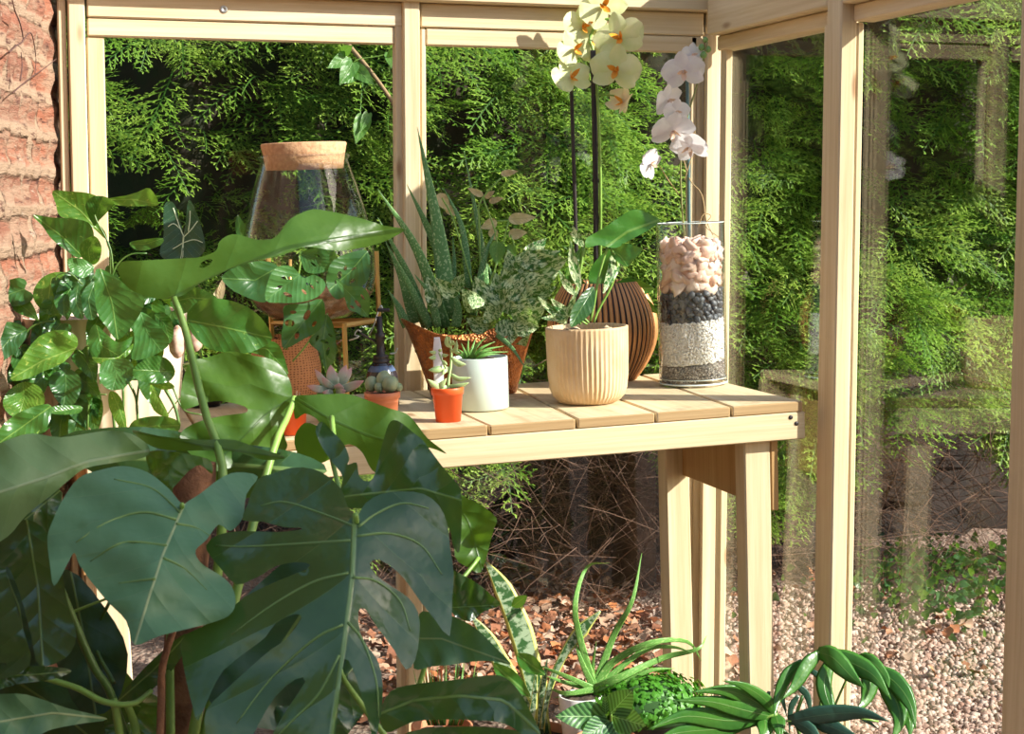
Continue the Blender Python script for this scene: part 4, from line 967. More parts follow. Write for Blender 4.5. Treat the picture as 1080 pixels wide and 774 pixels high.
# ------------------------------------------------------------------ mister bottle
mb, d, s = stand('mister_bottle', 'dark glass plant mister with a metal neck behind the living stone pot', 'sprayer', 404, 431, 14)
z = lambda y: (424 - y) * s
part('bottle', lathe([(15.5 * s, 0), (17.5 * s, 2 * s), (17.5 * s, z(398)), (16.5 * s, z(388)), (12 * s, z(380)), (7 * s, z(376)), (6.2 * s, z(372))], 36), simple('smoked_glass', (.03, .025, .03), .12, spec=.8), mb)
part('sheen_band', lathe([(16.9 * s, z(392)), (14.6 * s, z(384)), (11.6 * s, z(379.4))], 36), simple('blue_sheen', (.10, .15, .27), .2), mb)  # blue sheen on the bottle shoulder, put in as a coloured band
part('collar', lathe([(8 * s, z(378)), (9 * s, z(376)), (9 * s, z(373.5)), (7 * s, z(373)), (8.2 * s, z(371)), (8.2 * s, z(369)), (4.4 * s, z(368)), (4 * s, z(352)), (5.2 * s, z(351)), (5.2 * s, z(346)), (3.2 * s, z(345)), (3 * s, z(328))], 28, None, True), DARK, mb)
stalk(mb, [(404, 330, d), (402, 322, d), (399, 328, d), (394, 344, d - .01), (388, 356, d - .01)], 1.6, STEEL, 'spring_wire')
stalk(mb, [(402, 366, d), (396, 360, d - .01), (388, 356, d - .02), (380, 351, d - .03)], [4, 3, 2.4, 2.6], DARK, 'nozzle'); stalk(mb, [(381, 350, d - .03), (377, 348, d - .03), (374, 353, d - .03), (379, 355, d - .03), (368, 359, d - .03)], 1.8, STEEL, 'nozzle_ring')
stalk(mb, [(411, 373, d - .01), (417, 372, d - .01), (419, 367, d - .01)], 2, STEEL, 'trigger'); stalk(mb, [(398, 327, d), (411, 327, d)], 4, DARK, 'plunger_cap')

# ------------------------------------------------------------------ cork topped glass jar on a brass stand
cl, d, s = stand('glass_terrarium_jar', 'large clear glass jar with a cork lid held in a brass frame stand', 'terrarium', 338, 430, 0)
z = lambda y: (430 - y) * s
xo = -5 * s
def sh_(VF, dx=xo): return [(a + dx, b, c) for a, b, c in VF[0]], VF[1]
gp = [(18, 337), (40, 334), (58, 322), (66, 308), (69.5, 290), (69, 270), (66, 245), (60, 220), (53, 195), (47.5, 178), (45, 171), (47.5, 168.5), (47.5, 166), (45, 165)]
part('jar', sh_(lathe([(r_ * s, z(y_)) for r_, y_ in gp] + [((r_ - 1.2) * s, z(y_ - .6)) for r_, y_ in gp[::-1]], 64)), VGLASS, cl)
part('soil', sh_(lathe([(17 * s, z(335.5)), (39 * s, z(332)), (56 * s, z(320)), (64 * s, z(308)), (40 * s, z(305)), (5 * s, z(303))], 40, lambda a, r_, q: (r_, q + (.004 * math.sin(a * 5 + r_ * 90))))), simple('amber_soil', (.17, .07, .025), .8, nscale=40, col2=(.28, .13, .05)), cl)
CORK = simple('cork', (.56, .34, .18), .85, nscale=90, col2=(.44, .24, .12), bump=.4, bscale=150)
part('cork_lid', sh_(lathe([(40 * s, z(180)), (41.5 * s, z(170)), (42 * s, z(166)), (44.5 * s, z(154)), (43.5 * s, z(152.8)), (20 * s, z(152.5))], 48, None, True)), CORK, cl)
BRASS = simple('brass', (.62, .38, .12), .35, .6)
cz = z(341); Rr = 72 * s
cor = [(-5 * s + Rr, 0), (20 * s, -Rr * .66), (-5 * s - Rr * .5, .085), (-8 * s, Rr * .68)]
for i in range(4):
    (xa, ya), (xb, yb) = cor[i], cor[(i + 1) % 4]; v, f, _ = sweep([(xa, ya, cz), (xb, yb, cz)], [2.6 * s] * 2, 2, 4); part('bar', (v, f), BRASS, cl, smooth=False)
    v, f, _ = sweep([(xa, ya, 0), (xa, ya, z(268) if i in (0, 2) else cz + 2 * s)], [2.6 * s] * 2, 2, 6, up=Vector((0, 1, 0))); part('leg', (v, f), BRASS, cl, smooth=False)
# ================================================================== POTHOS, ARROW LEAF AND SWISS CHEESE VINE ON THE BENCH
pp, d, s = stand('potted_pothos', 'trailing golden pothos in a large fluted cream pot beside the brick wall', 'houseplant', 117, 466, 70)
h = 128 * s; CREAM = simple('cream_glaze', (.70, .60, .46), .55, nscale=8, col2=(.62, .50, .36))
part('pot', lathe([(66 * s, 0), (70 * s, .006), (80 * s, h * .6), (86 * s, h - .002), (86 * s, h), (82 * s, h), (78 * s, h * .7)], 216, lambda a, r_, z_: (r_ * (1 - .018 * abs(math.sin(a * 18))), z_)), CREAM, pp); part('soil', disc(80 * s, h * .9, 30, .012), SOIL, pp)
B0 = lambda p: (p[0] / 2.581, 180 + p[1] / 2.581)
B = lambda l: [B0(p) for p in l]
C0 = lambda p: (110 + p[0] / 3.273, 210 + p[1] / 3.273)
C = lambda l: [C0(p) for p in l]
D = d - .20                             # the leaves hang over the front of the pot
pol = [  # outline, midrib, distance offset, material, fold
    ([(290, 188), (258, 160), (225, 138), (165, 125), (152, 90), (143, 55), (185, 56), (235, 60), (266, 73), (258, 105), (262, 135), (285, 165)], [(290, 188), (220, 110), (146, 58)], .1, POTHL, -.3),
    ([(255, 150), (232, 95), (255, 70), (290, 72), (310, 90), (290, 115), (270, 135)], [(262, 150), (265, 110), (280, 75)], .06, POTH, -.3),
    ([(296, 76), (340, 68), (375, 58), (408, 48), (432, 92), (395, 96), (350, 97), (312, 92)], [(296, 80), (360, 78), (432, 92)], .04, POTHL, -.3),
    ([(215, 238), (178, 215), (140, 185), (115, 150), (90, 121), (140, 127), (195, 130), (242, 142), (256, 180), (240, 215)], [(225, 235), (170, 180), (92, 122)], .02, POTH, -.35),
    ([(232, 248), (214, 215), (228, 190), (258, 178), (276, 205), (272, 240), (255, 256)], [(245, 250), (240, 215), (262, 180)], -.02, POTHL, -.3),
    ([(255, 260), (225, 240), (188, 238), (184, 255), (200, 280), (228, 292), (250, 275)], [(255, 260), (215, 262), (190, 250)], -.04, ADA, -.3),
    ([(262, 268), (300, 280), (345, 312), (392, 345), (385, 382), (355, 428), (320, 460), (290, 425), (266, 390), (257, 330)], [(275, 275), (305, 360), (320, 460)], -.10, POTH, -.3),
    ([(222, 305), (195, 282), (150, 276), (112, 294), (90, 330), (98, 362), (130, 390), (152, 385), (148, 350), (165, 315), (195, 300)], [(220, 300), (140, 290), (128, 388)], .02, POTHL, .2),
    ([(198, 315), (172, 322), (146, 350), (165, 392), (192, 390), (203, 350)], [(196, 315), (172, 352), (175, 392)], -.01, POTH, -.3),
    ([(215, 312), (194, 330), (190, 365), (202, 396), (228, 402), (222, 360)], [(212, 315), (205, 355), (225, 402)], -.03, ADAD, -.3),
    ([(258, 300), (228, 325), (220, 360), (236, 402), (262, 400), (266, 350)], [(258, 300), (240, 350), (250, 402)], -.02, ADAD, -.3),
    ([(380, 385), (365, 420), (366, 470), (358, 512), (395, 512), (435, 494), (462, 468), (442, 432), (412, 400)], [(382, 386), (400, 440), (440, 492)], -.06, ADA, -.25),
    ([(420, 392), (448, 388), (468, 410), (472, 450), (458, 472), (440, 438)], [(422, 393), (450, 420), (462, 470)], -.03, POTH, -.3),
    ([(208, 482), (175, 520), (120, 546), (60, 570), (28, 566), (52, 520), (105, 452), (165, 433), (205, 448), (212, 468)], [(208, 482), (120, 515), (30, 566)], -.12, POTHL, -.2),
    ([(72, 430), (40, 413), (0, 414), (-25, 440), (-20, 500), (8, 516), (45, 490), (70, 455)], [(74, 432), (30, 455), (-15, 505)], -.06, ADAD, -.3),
    ([(258, 418), (240, 455), (250, 505), (285, 526), (335, 505), (362, 452), (325, 468), (290, 445)], [(262, 420), (275, 475), (330, 508)], -.07, POTH, .2),
    ([(362, 470), (325, 505), (285, 510), (250, 508), (280, 530), (330, 515), (355, 495)], [(360, 470), (320, 512), (255, 510)], -.1, POTHL, .2),
    ([(282, 520), (318, 512), (352, 516), (366, 548), (340, 590), (302, 597), (276, 578), (270, 545)], [(300, 514), (318, 550), (305, 597)], -.13, ADA, -.3),
    ([(362, 540), (408, 506), (452, 510), (477, 545), (458, 575), (412, 578), (372, 568)], [(475, 548), (420, 545), (364, 542)], -.13, POTH, -.3),
    ([(400, 574), (430, 582), (458, 575), (475, 590), (440, 596)], [(400, 574), (440, 586), (475, 590)], -.12, POTHL, -.2),
    ([(58, 576), (20, 602), (8, 640), (40, 672), (90, 662), (122, 630), (112, 594), (88, 578)], [(62, 580), (65, 620), (50, 668)], -.1, POTHL, -.3),
    ([(175, 540), (135, 560), (140, 600), (170, 640), (205, 632), (222, 580), (205, 548)], [(178, 545), (180, 590), (172, 640)], -.06, ADAD, -.3),
    ([(350, 706), (365, 680), (415, 668), (465, 672), (492, 692), (470, 722), (405, 724), (368, 722)], [(350, 706), (420, 695), (492, 694)], -.2, POTH, -.3),
    ([(120, 545), (60, 590), (70, 640), (110, 620), (130, 580)], [(125, 548), (90, 590), (75, 640)], -.02, POTH, -.3),
    ([(140, 640), (100, 640), (45, 662), (0, 702), (-10, 750), (40, 745), (85, 725), (128, 700)], [(140, 640), (70, 690), (-8, 745)], -.22, POTH, -.2),
    ([(300, 600), (330, 620), (345, 700), (320, 690), (296, 640)], [(305, 602), (325, 650), (340, 700)], -.1, POTHL, .2),
    ([(408, 580), (425, 600), (460, 668), (435, 665), (412, 640)], [(408, 580), (430, 625), (458, 668)], -.15, POTHL, .2),
    ([(150, 640), (220, 640), (215, 660), (160, 664), (130, 655)], [(220, 645), (180, 652), (132, 657)], -.16, POTH, .2),
    ([(440, 350), (460, 335), (505, 330), (520, 350), (480, 372)], [(440, 352), (480, 350), (520, 350)], .02, POTHL, -.2)]
for o_, m_, dz, mt, fo in pol: leaf(pp, mt, B(o_), B(m_), D + dz, D + dz - .03, fold=fo, per=3, rip=.003)
for o_, m_, dz, mt in (
    ([(285, 400), (312, 362), (352, 345), (405, 344), (480, 365), (540, 408), (580, 478), (545, 512), (485, 532), (425, 530), (355, 512), (302, 462)], [(285, 418), (400, 440), (580, 480)], -.16, POTH),
    ([(485, 522), (540, 495), (585, 492), (612, 520), (636, 605), (600, 575), (545, 540)], [(488, 520), (560, 515), (636, 604)], -.1, POTH),
    ([(228, 352), (258, 322), (302, 303), (355, 318), (392, 348), (330, 365), (292, 388), (262, 398), (240, 380)], [(228, 356), (300, 340), (390, 348)], -.04, POTH),
    ([(88, 150), (130, 140), (202, 134), (192, 160), (135, 178), (100, 170)], [(88, 155), (140, 156), (202, 136)], .08, POTH),
    ([(270, 570), (310, 562), (350, 565), (390, 585), (345, 600), (290, 602)], [(268, 585), (330, 582), (392, 588)], -.12, VARI)):
    leaf(pp, mt, C(o_), C(m_), D + dz, D + dz - .02, fold=-.25, per=3, rip=.003)
for pts, w_ in ((((308, 280), (300, 210), (265, 140), (258, 120)), 4), (((300, 300), (320, 255), (355, 228), (400, 225)), 4), (((150, 300), (160, 282), (190, 280), (225, 310)), 4), (((60, 460), (80, 430), (110, 415), (150, 408)), 5), (((290, 190), (300, 230), (300, 290)), 3),
                (((305, 600), (308, 660), (312, 705)), 7), (((335, 590), (335, 650), (322, 710)), 6), (((350, 575), (370, 620), (375, 690)), 6), (((380, 570), (372, 640), (378, 690)), 5), (((450, 595), (475, 640), (488, 690)), 8), (((470, 590), (500, 650), (550, 665)), 4), (((240, 480), (242, 600), (238, 705)), 6), (((265, 530), (262, 600), (290, 610)), 4), (((212, 488), (235, 510), (240, 560)), 3), (((430, 700), (500, 610), (560, 600)), 3)):
    stalk(pp, [(*B0(p), D - .02 - .0) for p in pts], [w_ / 2.1, w_ / 2.4], STEMD, 'stem')
for k in range(60):
    x, y = random.uniform(15, 185), random.uniform(288, 440)
    if x > 100 and y > 400: x -= 80
    a = random.uniform(.3, 2.8); L_ = random.uniform(28, 46); w_ = L_ * random.uniform(.28, .4)
    sleaf(pp, random.choice((ADAD, POTH, ADAD)), (x, y), (x + math.cos(a) * L_, y + math.sin(a) * L_), w_, w_ * .9, D + random.uniform(-.02, .02), D + random.uniform(-.05, .0), 'heart', random.uniform(-3, 3), rip=.003)
for px, py, rx, ry in ((187, 361, 9, 17), (206, 358, 8, 13)):
    V, Fc = lathe([(.1, -1)] + [(math.cos(a) * (1 + .05 * math.sin(a * 9)), math.sin(a)) for a in np.linspace(-1.2, 1.2, 9)] + [(.15, 1.05)], 18, lambda a, r_, z_: (r_ * (1 + .05 * math.sin(7 * a + z_ * 3)), z_), True); c = at(px, py, D - .02); q = D / F
    o = world_part('brown_bulb', [c + RT * v[0] * rx * q + UP * v[2] * ry * q + FW * v[1] * rx * q for v in V], Fc, simple('bulb_skin', (.36, .2, .13), .6, nscale=60, col2=(.66, .48, .38)), pp)

# velvet arrow leaf
pf, df, s = stand('potted_velvet_arrow_plant', 'dark velvety arrow leaf with white veins standing up behind the pothos', 'houseplant', 215, 430, 18)
h = 46 * s; part('pot', lathe(pot_prof(17 * s, 23 * s, h, .003, None, 6 * s), 44), DARK, pf); part('soil', disc(20 * s, h * .88, 24), SOIL, pf)
leaf(pf, FRY, C([(272, 130), (262, 75), (240, 15), (212, 12), (203, 60), (205, 120), (192, 190), (230, 215), (270, 232)]), C([(272, 130), (268, 180), (258, 240)]), df - .02, df - .06, fold=-.2, lat=.1)
leaf(pf, FRY, C([(274, 130), (282, 70), (290, 5), (308, 22), (330, 80), (346, 140), (346, 178), (320, 205), (270, 232)]), C([(274, 130), (272, 180), (268, 240)]), df - .02, df - .06, fold=-.2, lat=-.1)
VEIN = simple('pale_vein', (.60, .72, .48), .5)
for pts in (((275, 128), (272, 160), (270, 215)), ((275, 130), (262, 100), (238, 30)), ((275, 130), (300, 105), (322, 75)), ((273, 150), (240, 170), (205, 185)), ((273, 150), (310, 140), (340, 150)), ((265, 105), (240, 85), (220, 95)), ((290, 112), (295, 75), (296, 40))):
    stalk(pf, [(*C0(p), df - .035) for p in pts], 1.1, VEIN, 'vein', k=5)
stalk(pf, [(*C0((275, 130)), df - .01), (*C0((285, 260)), df + .03), (215, 392, df + .0)], 3, STEM)
sleaf(pf, POTH, C0((475, 140)), C0((460, 55)), 5, 6, df, df, 'lance')
for b, t_ in (((395, 360), (412, 270)), ((380, 370), (395, 300))):
    sleaf(pf, PALE, C0(b), C0(t_), 4, 4, df + .05, df + .05, 'lance')

# adansonii
pa, da, s = stand('potted_swiss_cheese_vine', 'swiss cheese vine with holed leaves in a patterned terracotta pot', 'houseplant', 303, 431, 24)
h = 74 * s; t = NT('pricked_terracotta'); tc = t.n('ShaderNodeSeparateXYZ'); t.l(t.obj(), tc.inputs[0]); an = t.math('ARCTAN2', tc.outputs[1], tc.outputs[0])
cv = t.n('ShaderNodeCombineXYZ'); t.l(t.math('MULTIPLY', an, 10.0), cv.inputs[0]); t.l(t.math('MULTIPLY', tc.outputs[2], 190.0), cv.inputs[1])
vo = t.n('ShaderNodeTexVoronoi'); vo.inputs['Scale'].default_value = 1.0; vo.inputs['Randomness'].default_value = .25; t.l(cv.outputs[0], vo.inputs[0]); ho = t.step(vo.outputs['Distance'], .34, .22)
TERP = t.done(t.pbr(t.mix(ho, (.62, .27, .12), (.22, .08, .03)), .75, bump=t.bump(ho, -.6, .004)))
part('pot', lathe([(24 * s, 0), (32 * s, 12 * s), (37 * s, 28 * s), (37.5 * s, 42 * s), (34 * s, 60 * s), (31 * s, h - .002), (31 * s, h), (28.5 * s, h), (29 * s, h * .75)], 64), TERP, pa); part('soil', disc(29 * s, h * .88, 24, .008), SOIL, pa)
dd = da - .2
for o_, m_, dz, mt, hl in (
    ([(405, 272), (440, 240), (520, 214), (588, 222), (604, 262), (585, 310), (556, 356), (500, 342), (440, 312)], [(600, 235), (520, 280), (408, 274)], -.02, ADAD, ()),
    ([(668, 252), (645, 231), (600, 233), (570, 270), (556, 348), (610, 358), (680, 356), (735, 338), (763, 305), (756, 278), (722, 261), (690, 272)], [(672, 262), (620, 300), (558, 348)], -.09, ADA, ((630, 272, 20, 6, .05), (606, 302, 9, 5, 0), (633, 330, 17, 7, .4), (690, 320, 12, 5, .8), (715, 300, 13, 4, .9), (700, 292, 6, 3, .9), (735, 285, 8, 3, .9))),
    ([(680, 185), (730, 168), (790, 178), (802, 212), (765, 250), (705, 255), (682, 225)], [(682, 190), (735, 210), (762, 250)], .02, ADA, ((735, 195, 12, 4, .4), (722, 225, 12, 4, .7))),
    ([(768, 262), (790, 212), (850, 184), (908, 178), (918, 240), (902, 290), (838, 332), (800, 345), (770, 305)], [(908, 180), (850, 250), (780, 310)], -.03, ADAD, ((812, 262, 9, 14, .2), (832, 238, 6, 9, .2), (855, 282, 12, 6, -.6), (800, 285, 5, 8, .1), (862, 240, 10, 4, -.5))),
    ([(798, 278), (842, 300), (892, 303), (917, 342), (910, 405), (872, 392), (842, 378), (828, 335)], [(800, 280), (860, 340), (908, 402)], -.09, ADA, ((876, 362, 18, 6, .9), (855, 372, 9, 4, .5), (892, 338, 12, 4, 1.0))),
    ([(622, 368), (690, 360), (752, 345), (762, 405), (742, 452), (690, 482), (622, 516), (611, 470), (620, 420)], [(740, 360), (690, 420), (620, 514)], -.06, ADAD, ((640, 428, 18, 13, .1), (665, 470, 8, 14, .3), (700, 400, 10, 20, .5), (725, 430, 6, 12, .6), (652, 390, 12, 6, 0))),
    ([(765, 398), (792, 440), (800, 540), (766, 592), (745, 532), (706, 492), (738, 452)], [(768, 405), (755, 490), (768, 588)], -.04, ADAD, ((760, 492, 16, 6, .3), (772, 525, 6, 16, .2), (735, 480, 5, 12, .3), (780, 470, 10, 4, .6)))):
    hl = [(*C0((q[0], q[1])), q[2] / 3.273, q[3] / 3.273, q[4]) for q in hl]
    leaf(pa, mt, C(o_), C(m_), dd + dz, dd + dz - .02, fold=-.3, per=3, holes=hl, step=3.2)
for pts in (((600, 235), (640, 300), (640, 420), (620, 500)), ((672, 262), (650, 380), (620, 520)), ((740, 360), (700, 330), (640, 480)), ((800, 345), (770, 395), (700, 500), (650, 560)), ((682, 190), (660, 330), (630, 520))):
    stalk(pa, [(*C0(p), dd + .05) for p in pts], 2, STEM)
V, Fc, _ = sweep([at(*C0((640, 560)), da), at(*C0((642, 208)), da)], [.0035, .0035], 3, 8); world_part('cane', V, Fc, BRASS, pa)
# half hidden orange pot below it
po2, d2, s = stand('small_orange_pot', 'small orange plastic pot of dry bark half hidden behind the big leaf', 'pot', 309, 459, 14)
h = 34 * s; part('pot', lathe([(13 * s, 0), (16 * s, h - 7 * s), (17.5 * s, h - 6.8 * s), (18 * s, h), (16.5 * s, h), (15 * s, h * .7)], 40), PLO, po2); part('soil', disc(16.4 * s, h * .9, 22), SOIL, po2)
for k in range(6):
    a = random.uniform(0, 6.28); q = Vector((math.cos(a), math.sin(a), 0)) * 10 * s; v, f, _ = sweep([MW[po2] @ (q * .7 + Vector((0, 0, h * .85))), MW[po2] @ (q * 1.1 + Vector((0, 0, h * 1.3)))], [.004, .001], 3, 5)
    world_part('dry_bract', v, f, simple('dry_bract_tan', (.5, .33, .2), .8), po2)
# ================================================================== THE BIG MONSTERA IN FRONT
pm0 = at(190, 780, 2.1); pm = thing('potted_monstera', 'huge dark green monstera with wide split leaves filling the lower left', 'houseplant', (pm0.x, pm0.y, 0))
GPOT = simple('grey_clay', (.2, .17, .15), .7, nscale=10, col2=(.26, .22, .2))
part('pot', lathe(pot_prof(.13, .18, .34, .012, .05, .05), 56), GPOT, pm); part('soil', disc(.166, .30, 30, .012), SOIL, pm)
X = lambda l: list(l)
